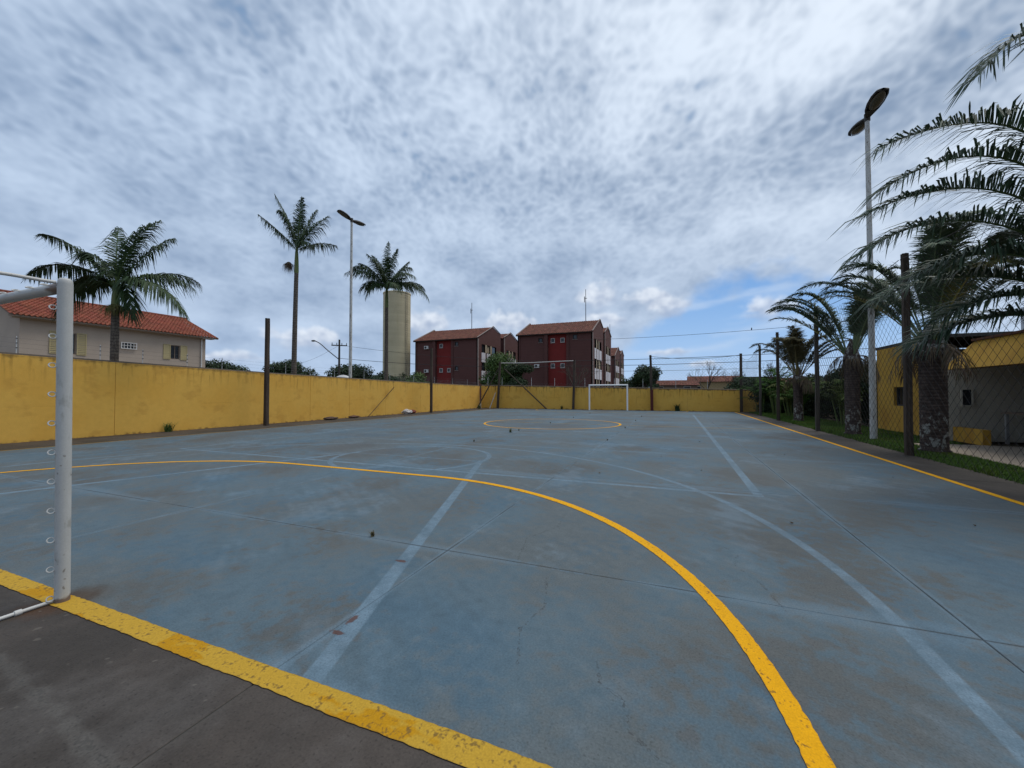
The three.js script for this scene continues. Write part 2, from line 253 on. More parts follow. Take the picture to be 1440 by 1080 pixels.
{
  const tile = floorMat(colorTex(1024, 1024, 0, 0, 6, 6, apronColor, true, apronSlow, 4));
  const nearA = floorMat(colorTex(1280, 512, -5.25, -1.38, 3.42, 1.4, apronColor, false, apronSlow, 8)), nearB = floorMat(colorTex(1024, 512, -1.83, -1.38, 3.38, 1.4, apronColor, false, apronSlow, 8));
  part('slab', slab(-5.25, -1.834, .02, -1.38), nearA, apron); part('slab', slab(-1.826, 1.55, .02, -1.38), nearB, apron);
  for (const [a, b, c, d] of [[-16.7, -8.604, .02, -1.38], [-8.596, -5.254, .02, -1.38], [1.554, 4.85, .02, -1.38], [-16.7, -5.25, 6, .024], [-5.25, 1.55, 6, .024], [1.55, 4.85, 6, .024]]) part('slab', slab(a, b, c, d), tile, apron);
  for (let k = 0; k < 9; k++) { const z0 = -1.384 - 3.55 * k, z1 = k < 8 ? -1.384 - 3.55 * (k + 1) + .006 : -33.35; part('slab', slab(3.904, 4.85, z0, z1), tile, apron); part('slab', slab(-16.7, -14.604, z0, z1), tile, apron); }
  part('slab', slab(-14.6, 3.9, -33.004, -33.35), tile, apron);
}
struct('joint_bed', slab(-16.7, 4.85, 6, -33.35, -.005, .03), mat({ color: C(.055, .055, .05), roughness: 1 }));
{
  const soil = colorTex(512, 512, 0, 0, 40, 40, (x, y) => { const k = 1 + .5 * fbm(x * .4, y * .4, 5); return [.11 * k, .085 * k, .052 * k]; }, true);
  const g = new THREE.CircleGeometry(900, 64).rotateX(-Math.PI / 2); g.translate(0, -.06, 0); const u = g.attributes.uv, p = g.attributes.position; for (let i = 0; i < u.count; i++) u.setXY(i, p.getX(i), p.getZ(i));
  struct('ground', g, mat({ map: soil, roughness: 1 }));
}

// ---------- yellow game lines: paint films with ragged edges, 4 mm over the slabs ----------
function yellowTex(seed, fresh) {
  const A = fresh ? [.72, .345, .002] : [.46, .275, .030], B = fresh ? [.56, .25, .002] : [.43, .21, .003], D = fresh ? [.16, .08, .018] : [.11, .07, .026];
  return colorTex(2048, 64, 0, 0, 4, .125, (u, v) => {
    const uu = u, m = fbm(uu * 1.8 + seed, v * 5, 4, .55), s = fbm(uu * 16 + seed, v * 16, 3, .6), f = n2(uu * 120 + seed, v * 120);
    let c = mix3(A, B, (fresh ? .5 : .9) * sst(.06, fresh ? .5 : .16, m + .12 * s)); c = mix3(c, D, .75 * sst(fresh ? .15 : .13, fresh ? .36 : .42, .45 * s + .6 * fbm(uu * 45, v * 45 + seed, 3, .65) + (fresh ? 0 : .06)));
    const ed = Math.min(v, .125 - v); c = mix3(c, D, .45 * sst(.012, .0, ed + .006 * s));
    const k = 1 + .14 * f + .12 * s; return [c[0] * k, c[1] * k, c[2] * k];
  }, true);
}
const yOld = mat({ map: yellowTex(3, false), roughness: .8, specularIntensity: .3, bumpMap: RELIEF_FLOOR, bumpScale: .0018 }), yFresh = mat({ map: yellowTex(31, true), roughness: .75, specularIntensity: .3, bumpMap: RELIEF_FLOOR, bumpScale: .0016 });
const lr = rng(9);
function paintLine(pts, w, m, parent, name = 'line', y = .004) { // strip along a path on the floor
  const P = [], U = [], I = []; let s = 0;
  for (let i = 0; i < pts.length; i++) {
    const a = pts[Math.max(0, i - 1)], b = pts[Math.min(pts.length - 1, i + 1)], tx = b[0] - a[0], tz = b[1] - a[1], l = Math.hypot(tx, tz), nx = -tz / l, nz = tx / l; if (i) s += Math.hypot(pts[i][0] - pts[i - 1][0], pts[i][1] - pts[i - 1][1]);
    const j0 = (lr() - .5) * .006 + .004 * n2(s * 2.3, 1.7), j1 = (lr() - .5) * .006 + .004 * n2(s * 2.1, 8.3), h = w / 2;
    P.push(pts[i][0] + nx * (h + j0), y, pts[i][1] + nz * (h + j0), pts[i][0] - nx * (h + j1), y, pts[i][1] - nz * (h + j1)); U.push(s, .005, s, .12);
    if (i) { const k = i * 2; I.push(k - 2, k - 1, k, k - 1, k + 1, k); }
  }
  const g = new THREE.BufferGeometry(); g.setAttribute('position', new THREE.Float32BufferAttribute(P, 3)); g.setAttribute('uv', new THREE.Float32BufferAttribute(U, 2)); g.setIndex(I); g.computeVertexNormals(); return part(name, g, m, parent);
}
const straight = (ax, az, bx, bz, step = .03) => { const n = Math.ceil(Math.hypot(bx - ax, bz - az) / step); return [...Array(n + 1)].map((_, i) => [lerp(ax, bx, i / n), lerp(az, bz, i / n)]); };
const arc = (cx, cz, r, a0, a1, step = .03) => { const n = Math.ceil(Math.abs(a1 - a0) * r / step); return [...Array(n + 1)].map((_, i) => { const a = lerp(a0, a1, i / n); return [cx + r * Math.cos(a), cz + r * Math.sin(a)]; }); };
const marks = structGroup('yellow_court_markings');
const BASEZ = -1.38;
paintLine(straight(-14.6, BASEZ, 3.9, BASEZ), .118, yOld, marks, 'goal_line');
paintLine(straight(3.9, BASEZ - .064, 3.9, -32.9, .06), .095, yFresh, marks, 'sideline');
paintLine(straight(-14.6, BASEZ - .064, -14.6, -32.9, .06), .05, yOld, marks, 'sideline', .0045);
paintLine([...arc(-3.71, BASEZ - .07, 4.2, 0, -Math.PI / 2), ...arc(-6.79, BASEZ - .07, 4.2, -Math.PI / 2, -Math.PI).slice(0)], .098, yFresh, marks, 'goal_area_arc', .0042);
paintLine(arc(-5.2, -17.6, 3.0, 0, Math.PI * 2), .09, yFresh, marks, 'centre_circle', .0042);
paintLine(straight(-14.5, -17.6, 3.84, -17.6, .06), .05, yOld, marks, 'halfway_line', .0052);
paintLine([...arc(-3.4, -32.75, 4.2, 0, Math.PI / 2, .06), ...arc(-6.6, -32.75, 4.2, Math.PI / 2, Math.PI, .06)], .06, yOld, marks, 'goal_area_arc', .0042);

// ---------- boundary walls ----------
const WALL_TOP = [[3, 2.62], [-4.9, 2.41], [-10.3, 2.26], [-18, 2.15], [-25, 2.07], [-33.4, 2.02]];
const wallTop = z => { for (let i = 0; i + 1 < WALL_TOP.length; i++) { const [a, ha] = WALL_TOP[i], [b, hb] = WALL_TOP[i + 1]; if (z <= a && z >= b) return lerp(ha, hb, (z - a) / (b - a)); } return z > 3 ? 2.62 : 2.02; };
const FAR_TOP = x => lerp(2.06, 1.58, clamp((x + 16.2) / 20.6));
function wallPaint(seed, top, mould) { // yellow masonry paint with rain streaks, mould under the coping and splashed soil at the foot; u along the wall, v height
  return (u, v) => {
    const m = fbm(u * .8 + seed, v * .8, 4), s = fbm(u * 7 + seed, v * 7, 3, .6), f = n2(u * 55, v * 55 + seed), k = 1 + .07 * m + .07 * s + .05 * f;
    let c = mix3([.68, .395, .078], [.63, .350, .062], sst(-.3, .4, m));
    const col = fbm(u * 2.4 + seed, 7, 4, .6), run = fbm(u * 9 + seed, v * .7, 3, .6);
    const t = top(u) - v; c = mix3(c, [.20, .105, .020], mould * .8 * sst(.04, .40, run + .25 * s) * sst(.95, .0, t - .6 * col)); c = mix3(c, [.47, .245, .045], .42 * sst(.10, .40, fbm(u * 1.1 + seed + 40, v * 1.6, 5, .6)));
    c = mix3(c, [.045, .035, .022], mould * .85 * sst(.0, .12, .13 - t + .14 * col + .10 * s - .02));
    c = mix3(c, [.30, .135, .035], .75 * sst(.05, .3, .20 - v + .22 * col + .16 * s - .08)); c = mix3(c, [.10, .055, .026], .7 * sst(.0, .12, .06 - v + .08 * col + .10 * s));
    const hl = Math.abs(v - .98 + .02 * m); c = mix3(c, [.40, .20, .03], .3 * sst(.02, .004, hl) * sst(-.1, .3, m));
    return [c[0] * k, c[1] * k, c[2] * k];
  };
}
function wallPanel(len, h0, h1, thick, map) { // local: along +x from 0, outer face z = 0 towards +z
  const s = new THREE.Shape([new THREE.Vector2(0, -.05), new THREE.Vector2(len, -.05), new THREE.Vector2(len, h1), new THREE.Vector2(0, h0)]);
  const g = new THREE.ExtrudeGeometry(s, { depth: thick, bevelEnabled: true, bevelSize: .006, bevelThickness: .006, bevelSegments: 1, bevelOffset: -.006 }); g.translate(0, 0, -thick); return g;
}
const plaster = (t, o = {}) => mat({ map: t, roughness: .92, bumpMap: RELIEF_PLASTER, bumpScale: .004, ...o });
const mouldy = mat({ color: C(.075, .06, .045), roughness: 1, bumpMap: RELIEF_PLASTER, bumpScale: .008 });
{
  const w = thing('boundary_wall', 'long yellow painted wall running beside the court under the palms', 'wall');
  const m = plaster(colorTex(2048, 192, -3, -.05, 37, 2.8, wallPaint(3, u => wallTop(-u), .55)));
  const seams = [14, 8.5, 3, -2.1, -7.3, -12.6, -14.8, -17.4, -20.4, -24.1, -27.8, -31, -33.4];
  for (let i = 0; i + 1 < seams.length; i++) {
    const a = seams[i], b = seams[i + 1]; const g = wallPanel(a - b - .006, wallTop(a), wallTop(b), .17, m); g.rotateY(Math.PI / 2); g.translate(-16.7, 0, a);
    const u = g.attributes.uv, p = g.attributes.position; for (let k = 0; k < u.count; k++) u.setXY(k, -p.getZ(k), p.getY(k));
    part('panel', g, m, w);
    const c = bar([-16.785, wallTop(a) - .038, a], [-16.785, wallTop(b) - .038, b + .004], .092, .092, 4); part('coping', c, mouldy, w);
  }
  const f = thing('boundary_wall', 'yellow painted wall closing the end of the court behind the distant goal', 'wall');
  const mf = plaster(colorTex(2048, 128, -16.6, -.05, 30.2, 2.3, wallPaint(19, u => FAR_TOP(u), 1)));
  const sx = [-16.53, -15.1, -11.2, -6.9, -2.9, .8, 4.7, 9, 13.4];
  for (let i = 0; i + 1 < sx.length; i++) {
    const a = sx[i], b = sx[i + 1], g = wallPanel(b - a - .006, FAR_TOP(a), FAR_TOP(b), .17, mf); g.translate(a, 0, -33.41); const u = g.attributes.uv, p = g.attributes.position; for (let k = 0; k < u.count; k++) u.setXY(k, p.getX(k), p.getY(k)); part('panel', g, mf, f);
    part('coping', bar([a, FAR_TOP(a) - .03, -33.495], [b - .004, FAR_TOP(b) - .03, -33.495], .095, .095, 4), mouldy, f);
  }
}

// a wall sheet with real openings: w x h, openings [x0, y0, x1, y1], built facing +z with its face at z = 0
function openWall(w, h, holes, thick, poly) {
  const s = new THREE.Shape((poly || [[0, 0], [w, 0], [w, h], [0, h]]).map(p => new THREE.Vector2(...p)));
  for (const [a, b, c, d] of holes) s.holes.push(new THREE.Path([[a, b], [a, d], [c, d], [c, b]].map(p => new THREE.Vector2(...p))));
  const g = new THREE.ExtrudeGeometry(s, { depth: thick, bevelEnabled: false }); g.translate(0, 0, -thick); return g;
}
const glassDark = new THREE.MeshPhysicalMaterial({ color: C(.02, .024, .028), roughness: .06, side: THREE.DoubleSide, specularIntensity: 1 });
const frameRing = (x0, y0, x1, y1, t, z0, z1) => [box(x0, y0, z0, x1, y0 + t, z1), box(x0, y1 - t, z0, x1, y1, z1), box(x0, y0 + t, z0, x0 + t, y1 - t, z1), box(x1 - t, y0 + t, z0, x1, y1 - t, z1)];

// clay tile roof slope: columns of barrel tiles laid in courses, from (0,0,0) along +x (eave) and up the slope in +y/-z
function tileSlope(w, run, rise, pitch, course, r, sv = 6) {
  const L = Math.hypot(run, rise), cy = rise / L, cz = run / L, P = [], Cc = [], U = [], nc = Math.round(w / pitch), nr = Math.round(L / course), pw = w / nc, ch = L / nr;
  const pt = (x, s, h) => [x, s * cy + h * cz, -(s * cz) + h * cy];
  for (let j = 0; j < nr; j++) for (let i = 0; i < nc; i++) {
    const t = .72 + .5 * r(), tone = [t * (1 + .12 * (r() - .5)), t * (1 + .2 * (r() - .5)), t], lift = .01 + .012 * r(), x0 = i * pw;
    for (let k = 0; k < sv; k++) {
      const a = k / sv, b = (k + 1) / sv, h = q => q < .58 ? .055 * Math.sin(q / .58 * Math.PI) : -.018 * Math.sin((q - .58) / .42 * Math.PI);
      const q0 = pt(x0 + a * pw, j * ch - .03, h(a) + lift + .02), q1 = pt(x0 + b * pw, j * ch - .03, h(b) + lift + .02), q2 = pt(x0 + b * pw, (j + 1) * ch, h(b)), q3 = pt(x0 + a * pw, (j + 1) * ch, h(a));
      const f0 = pt(x0 + a * pw, j * ch - .03, h(a) - .005), f1 = pt(x0 + b * pw, j * ch - .03, h(b) - .005);
      P.push(...q0, ...q1, ...q2, ...q0, ...q2, ...q3, ...f0, ...f1, ...q1, ...f0, ...q1, ...q0); for (let n = 0; n < 12; n++) { Cc.push(...tone); U.push(x0, j * ch); }
    }
  }
  const g = new THREE.BufferGeometry(); g.setAttribute('position', new THREE.Float32BufferAttribute(P, 3)); g.setAttribute('color', new THREE.Float32BufferAttribute(Cc, 3)); g.setAttribute('uv', new THREE.Float32BufferAttribute(U, 2)); g.computeVertexNormals(); return g;
}
const clay = mat({ color: C(.26, .076, .042), vertexColors: true, roughness: .85 }), clayOld = mat({ color: C(.145, .055, .036), vertexColors: true, roughness: .9 });

// ---------- the house beyond the wall ----------
{
  const X = -34, Z0 = -10.63, Z1 = -20.3, EAVE = 5.6, D = 7.4, Ln = Z0 - Z1;
  const h = thing('house', 'beige two storey house with orange clay tile roof beyond the yellow wall', 'house', [X, 0, Z1 + Ln], undefined, Math.PI / 2); // local +x runs along -z, +z faces the court
  const stucco = plaster(colorTex(512, 512, 0, 0, 8, 8, (x, y) => { const k = 1 + .10 * fbm(x, y, 4) + .05 * n2(x * 18, y * 18); return [.42 * k, .345 * k, .28 * k]; }, true));
  const shutterM = mat({ color: C(.46, .38, .20), roughness: .6 }), dark = mat({ color: C(.20, .155, .12), roughness: .8 }), white = mat({ color: C(.62, .60, .57), roughness: .6 });
  const at = z => Z0 - z; // distance along the facade
  const wins = [[at(-12.72), 3.65, at(-13.32), 4.98, 0], [at(-17.95), 3.82, at(-18.52), 4.85, 1]];
  part('wall', uvBox(openWall(Ln, EAVE, [[1.62, 3.72, 2.32, 5.0], [7.32, 3.84, 7.92, 4.86], [4.45, 4.32, 5.25, 4.72]], .2)), stucco, h); part('rear_wall', uvBox(openWall(Ln, EAVE, [], .15).translate(0, 0, -D + .15)), stucco, h);
  const gab = [[0, 0], [D - .35, 0], [D - .35, EAVE], [D / 2 - .17, EAVE + 1.72], [0, EAVE]];
  part('gable_wall', uvBox(openWall(0, 0, [], .2, gab).rotateY(-Math.PI / 2).translate(0, 0, 0).translate(0, 0, -D + .15)), stucco, h); part('gable_wall', uvBox(openWall(0, 0, [], .2, gab).rotateY(-Math.PI / 2).translate(Ln - .2, 0, -D + .15)), stucco, h);
  for (const [a, b, c, d] of [[1.62, 3.72, 2.32, 5.0], [7.32, 3.84, 7.92, 4.86]]) {
    const w = part('window', frameRing(a, b, c, d, .05, -.14, -.06), dark, h); part('pane', box(a + .05, b + .05, -.115, c - .05, d - .05, -.105), glassDark, w); part('mullion', box((a + c) / 2 - .02, b + .05, -.1, (a + c) / 2 + .02, d - .05, -.07), dark, w);
    for (const [p, q] of [[a - .46, a - .02], [c + .02, c + .46]]) { const s = part('shutter', frameRing(p, b - .03, q, d + .03, .05, .01, .05), shutterM, h); for (let k = 0; k < 11; k++) { const y = lerp(b + .04, d - .04, (k + .5) / 11); part('slat', box(p + .05, y - .045, .015, q - .05, y + .035, .035).translate(0, 0, 0), shutterM, s); } }
  }
  { const w = part('tilting_window', frameRing(4.42, 4.3, 5.28, 4.74, .05, .1, .15), white, h); for (let k = 1; k < 5; k++) part('bar', box(4.42 + .86 * k / 5 - .015, 4.35, .11, 4.42 + .86 * k / 5 + .015, 4.69, .14), white, w); part('bar', box(4.47, 4.51, .112, 5.23, 4.54, .138), white, w); part('pane', box(4.47, 4.35, -.1, 5.23, 4.69, -.09), glassDark, w); }
  part('downpipe', bar([Ln - .32, 0, .07], [Ln - .32, EAVE - .1, .07], .05, .05, 8), white, h);
  const roof = part('roof', [box(-.55, EAVE - .02, .42, Ln + .62, EAVE + .1, .54), ...[-.5, Ln + .55].map(x => bar([x, EAVE + .05, .5], [x, EAVE + 1.83, -3.62], .05, .05, 4))], dark, h);
  const rr = rng(5); const t1 = part('roof_tiles', tileSlope(Ln + 1.15, 4.15, 1.8, .215, .36, rr).translate(-.55, EAVE + .08, .55), clay, roof); t1.userData.kind = 'stuff';
  const t2 = part('roof_tiles', tileSlope(Ln + 1.15, 4.15, 1.8, .43, .72, rr, 4).rotateY(Math.PI).translate(Ln + .6, EAVE + .08, -7.75), clay, roof); t2.userData.kind = 'stuff';
  for (let k = 0; k < 27; k++) part('ridge_tile', bar([-.5 + k * .4, EAVE + 1.9, -3.6], [-.5 + (k + 1) * .4 + .03, EAVE + 1.915, -3.6], .11, .1, 8), mat({ color: C(.15 + .05 * rr(), .05, .03) }), roof);
  part('soffit', box(-.4, EAVE - .05, -.02, Ln + .4, EAVE - .025, .42), stucco, roof);
}

// ---------- brown apartment blocks ----------
const brick = plaster(colorTex(512, 512, 0, 0, 12, 12, (x, y) => { const k = 1 + .10 * fbm(x * .8, y * .8, 4) - .10 * sst(.35, .5, Math.abs((y * 2) % 1 - .5)); return [.102 * k, .044 * k, .038 * k]; }, true));
const redPaint = plaster(colorTex(256, 256, 0, 0, 6, 6, (x, y) => { const k = 1 + .12 * fbm(x, y, 3); return [.175 * k, .023 * k, .02 * k]; }, true));
const whitePanel = mat({ color: C(.60, .58, .60), roughness: .8 }), beigePanel = mat({ color: C(.36, .29, .20), roughness: .8 }), trim = mat({ color: C(.24, .19, .17), roughness: .8 }), paleFrame = mat({ color: C(.45, .42, .40), roughness: .6 }), darkTrim = mat({ color: C(.03, .022, .02), roughness: .9 });
const acWhite = mat({ color: C(.55, .54, .52), roughness: .6 }), acDark = mat({ color: C(.03, .03, .03), roughness: .7 });
function acUnit(x, y, parent) { const a = part('air_conditioner', box(x - .42, y - .3, .02, x + .42, y + .3, .36), acWhite, parent); part('fan_grille', new THREE.CylinderGeometry(.22, .22, .03, 14).rotateX(Math.PI / 2).translate(x - .1, y, .375), acDark, a); }
function apartment(label, X1, Wd, wins, acs, stairs, rear = true) { // X1 = right corner; front at z = -66, local origin there
  const t = thing('apartment_block', label, 'building', [X1, 0, -66], 'brown gabled apartment blocks'); t.userData.group = undefined; delete t.userData.group;
  const EV = 11.4, PK = 14.4, D1 = 6.8, D2 = 10.2;
  // front wall with its small windows and the red recessed stair strip
  const [s0, s1] = stairs, holes = wins.map(([x, y]) => [x - .36, y - .38, x + .36, y + .38]);
  part('front_wall', uvBox(openWall(0, 0, holes.filter(q => q[2] < s0), .25, [[-Wd, 0], [s0, 0], [s0, EV], [-Wd, EV]])), brick, t);
  part('front_wall', uvBox(openWall(0, 0, holes.filter(q => q[0] > s1), .25, [[s1, 0], [0, 0], [0, EV], [s1, EV]])), brick, t);
  part('stair_panel', uvBox(openWall(0, 0, holes.filter(q => q[0] > s0 && q[2] < s1), .15, [[s0, 0], [s1, 0], [s1, EV], [s0, EV]]).translate(0, 0, -.3)), redPaint, t);
  part('pier', box(s0 - .55, 0, .0, s0, EV - .1, .28), brick, t);
  wins.forEach(([x, y, k]) => { const z = x > s0 && x < s1 ? -.3 : 0; const w = part('window', frameRing(x - .36, y - .38, x + .36, y + .38, .09, z - .06, z + .05), k ? darkTrim : paleFrame, t); part('pane', box(x - .27, y - .29, z - .1, x + .27, y + .29, z - .09), glassDark, w); part('sill', box(x - .42, y - .46, z - .02, x + .42, y - .385, z + .1), trim, w); });
  part('drain_pipe', bar([s1 + .5, 0, .07], [s1 + .5, EV - .15, .07], .06, .06, 6), brick, t); part('drain_pipe', bar([-Wd + .4, 0, .07], [-Wd + .4, EV - .15, .07], .06, .06, 6), brick, t);
  for (const [x, y] of acs) acUnit(x, y, t);
  // gable end towards +x
  function gable(zf, zp, zr, yr, ev, rec) {
    const poly = [[-zf, 0], [-zr, 0], [-zr, yr], [-zp, PK], [-zf, ev]], hs = [];
    const span = -zr + zf, bays = [[.16, .30, 0], [.38, .52, 1], [.60, .80, 0]];
    for (const y of [9.0, 5.6, 2.2]) for (const [a, b] of bays) hs.push([-zf + span * a, y, -zf + span * b, y + 1.5]);
    const g = uvBox(openWall(0, 0, hs, .25, poly).rotateY(Math.PI / 2).translate(rec, 0, 0)); part('gable_wall', g, brick, t);
    hs.forEach(([a, y, b, y2], i) => {
      const k = bays[i % 3][2]; const w = part('window', frameRing(-b, y, -a, y2, .07, -.1, .02).map(q => q.rotateY(0)).map(q => { q.rotateY(Math.PI / 2); return q; }).map(q => q.scale(1, 1, -1)).map(q => { q.translate(rec, 0, 0); return q; }), paleFrame, t);
      part('pane', box(rec - .16, y + .07, -b + .07, rec - .14, y2 - .07, -a - .07), i % 4 === 1 ? beigePanel : glassDark, w);
      part('panel', box(rec + .005, y - 1.85, -b - .1, rec + .05, y - .06, -a + .1), whitePanel, t);
      if (i % 3 < 2) part('panel', box(rec + .005, y - .04, -b - span * .075, rec + .04, y2, -b - .03), beigePanel, t);
    });
    part('corner_trim', box(rec - .05, 0, zf - .35, rec + .06, ev - .05, zf + .02), trim, t);
    part('verge', [bar([rec + .02, ev + .12, zf + .3], [rec + .02, PK + .16, zp], .12, .12, 4), bar([rec + .02, PK + .16, zp], [rec + .02, yr + .12, zr], .12, .12, 4)], trim, t);
  }
  gable(0, -D1, -D2, PK - 1.0, EV, 0);
  const rr = rng(X1 * 10 + 999), roof = part('roof', box(-Wd - .2, EV - .12, .1, -.1, EV + .08, .42), darkTrim, t);
  const f = part('roof_tiles', tileSlope(Wd + .1, D1 + .4, PK - EV, .4, .6, rr, 4).translate(-Wd - .15, EV + .02, .4), clayOld, roof); f.userData.kind = 'stuff';
  const b = part('roof_tiles', tileSlope(Wd + .1, D2 - D1, 1.0, .8, .8, rr, 3).rotateY(Math.PI).translate(-.05, PK - 1.0, -D2), clayOld, roof); b.userData.kind = 'stuff';
  part('verge', [bar([-Wd - .1, EV + .1, .35], [-Wd - .1, PK + .2, -D1], .14, .14, 4), bar([-Wd - .1, PK + .2, -D1], [-Wd - .1, PK - .9, -D2], .14, .14, 4)], trim, t);
  part('side_wall', uvBox(openWall(0, 0, [], .2, [[0, 0], [D2, 0], [D2, PK - 1], [D1, PK], [0, EV]]).rotateY(Math.PI / 2).translate(-Wd + .2, 0, 0)), brick, t); part('rear_wall', box(-Wd, 0, -D2 - .2, 0, PK - 1, -D2), brick, t);
  if (rear) { // second half behind a recess
    part('recess_wall', box(-Wd + 1, 0, -D2 - 2.0, -1.6, 12.6, -D2 - .21), brick, t);
    gable(-D2 - 2.0, -D2 - 5.6, -D2 - 10.2, PK - 1.4, 12.9, .01);
    part('rear_wall', box(-Wd, 0, -D2 - 2.2, -.25, 12.8, -D2 - 2.0), brick, t); part('rear_wall', box(-Wd, 0, -D2 - 10.2, -.25, 12.8, -D2 - 10), brick, t); part('side_wall', box(-Wd, 0, -D2 - 10, -Wd + .2, 12.9, -D2 - 2.2), brick, t);
    const f2 = part('roof_tiles', tileSlope(Wd, 3.9, PK - 12.9, .8, .6, rr, 3).translate(-Wd, 12.9, -D2 - 1.7), clayOld, roof); f2.userData.kind = 'stuff';
    const b2 = part('roof_tiles', tileSlope(Wd, 4.7, 1.4, .8, .8, rr, 3).rotateY(Math.PI).translate(-.02, PK - 1.4, -D2 - 10.3), clayOld, roof); b2.userData.kind = 'stuff';
  }
  return t;
}
apartment('brown gabled apartment block beside the round concrete tower', -33.4, 13.6, [[-7.9, 10.35], [-7.9, 5.7], [-6.2, 5.7], [-4.4, 10.55, 1], [-4.4, 6.0, 1]], [[-10.9, 10.1], [-10.9, 5.6]], [-8.9, -5.6]);
apartment('wide brown gabled apartment block standing behind the distant goal', -12.5, 13.1, [[-6.8, 10.3], [-5.1, 10.3], [-6.8, 6.0], [-5.1, 6.0], [-8.9, 10.4, 1], [-2.9, 10.7, 1]], [[-9.5, 6.0]], [-7.6, -4.4]);
{ const c = apartment('remote brown apartment block seen past the gabled block behind the goal', -15.2, 13.1, [[-6.8, 10.3], [-5.1, 10.3], [-6.8, 6.0]], [], [-7.6, -4.4]); c.position.z = -112; }
// aerials on the roofs
const metal = mat({ color: C(.10, .10, .105), roughness: .6, metalness: .3 });
for (const [x, y, z, hgt, lb] of [[-38.2, 14.4, -72.8, 5.4, 'thin grey aerial mast on the apartment roof near the tower'], [-15.0, 14.4, -72.8, 5.9, 'thin grey aerial mast on the apartment roof behind the goal'], [-17.5, 14.4, -118.8, 7, 'thin aerial mast on the remote apartment roof']]) {
  const a = thing('aerial_mast', lb, 'aerial', [x, y - .1, z]); part('mast', bar([0, 0, 0], [0, hgt, 0], .07, .05, 6), metal, a); part('antenna', [bar([-.25, hgt * .72, 0], [.25, hgt * .72, 0], .05, .05, 5), bar([-.22, hgt * .6, 0], [-.22, hgt * .78, 0], .07, .07, 5)], metal, a);
}
// round concrete tower
{
  const t = thing('water_tower', 'round beige concrete water tower rising behind the palms', 'tower', [-51.0, 0, -65.5]);
  const pts = []; const R0 = 2.62; for (let y = 0; y < 20.6; y += .52) { pts.push(new THREE.Vector2(R0, y), new THREE.Vector2(R0, y + .48), new THREE.Vector2(R0 - .025, y + .5), new THREE.Vector2(R0 - .025, y + .515)); } pts.push(new THREE.Vector2(R0 + .06, 20.8), new THREE.Vector2(R0 + .06, 21.05), new THREE.Vector2(R0 - .2, 21.05), new THREE.Vector2(R0 - .2, 20.7), new THREE.Vector2(0.01, 20.7));
  const g = new THREE.LatheGeometry(pts, 64), u = g.attributes.uv, p = g.attributes.position; for (let i = 0; i < u.count; i++) u.setXY(i, u.getX(i) * 16.5, p.getY(i));
  const tm = plaster(colorTex(1024, 1024, 0, 0, 16.5, 21.5, (x, y) => { const row = Math.floor(y / .52), k = 1 + .10 * n2(row * 7.3, 2) + .10 * fbm(x * .5, y * .5, 4) + .06 * n2(x * 9, y * 9); const st = sst(.05, .45, fbm(x * 2.2, y * .10, 4)) * .8 + .5 * sst(.1, .4, fbm(x * .7, y * .7 + 9, 4)); return [(.50 - .03 * st) * k, (.435 - .03 * st) * k, (.285 - .03 * st) * k]; }));
  part('shaft', g, tm, t);
  const rail = []; for (let k = 0; k < 14; k++) { const a = k / 14 * 6.283, b = (k + 1) / 14 * 6.283; rail.push(bar([2.4 * Math.cos(a), 21, 2.4 * Math.sin(a)], [2.4 * Math.cos(a), 21.7, 2.4 * Math.sin(a)], .03, .03, 4), bar([2.4 * Math.cos(a), 21.65, 2.4 * Math.sin(a)], [2.4 * Math.cos(b), 21.65, 2.4 * Math.sin(b)], .025, .025, 4)); }
  part('railing', rail, metal, t);
  const lad = []; for (const q of [-.22, .22]) lad.push(bar([2.72, .5, q], [2.72, 21.6, q], .03, .03, 4)); for (let k = 0; k < 52; k++) lad.push(bar([2.72, .7 + k * .4, -.22], [2.72, .7 + k * .4, .22], .02, .02, 4)); part('ladder', join(lad).rotateY(-.2), metal, t);
}
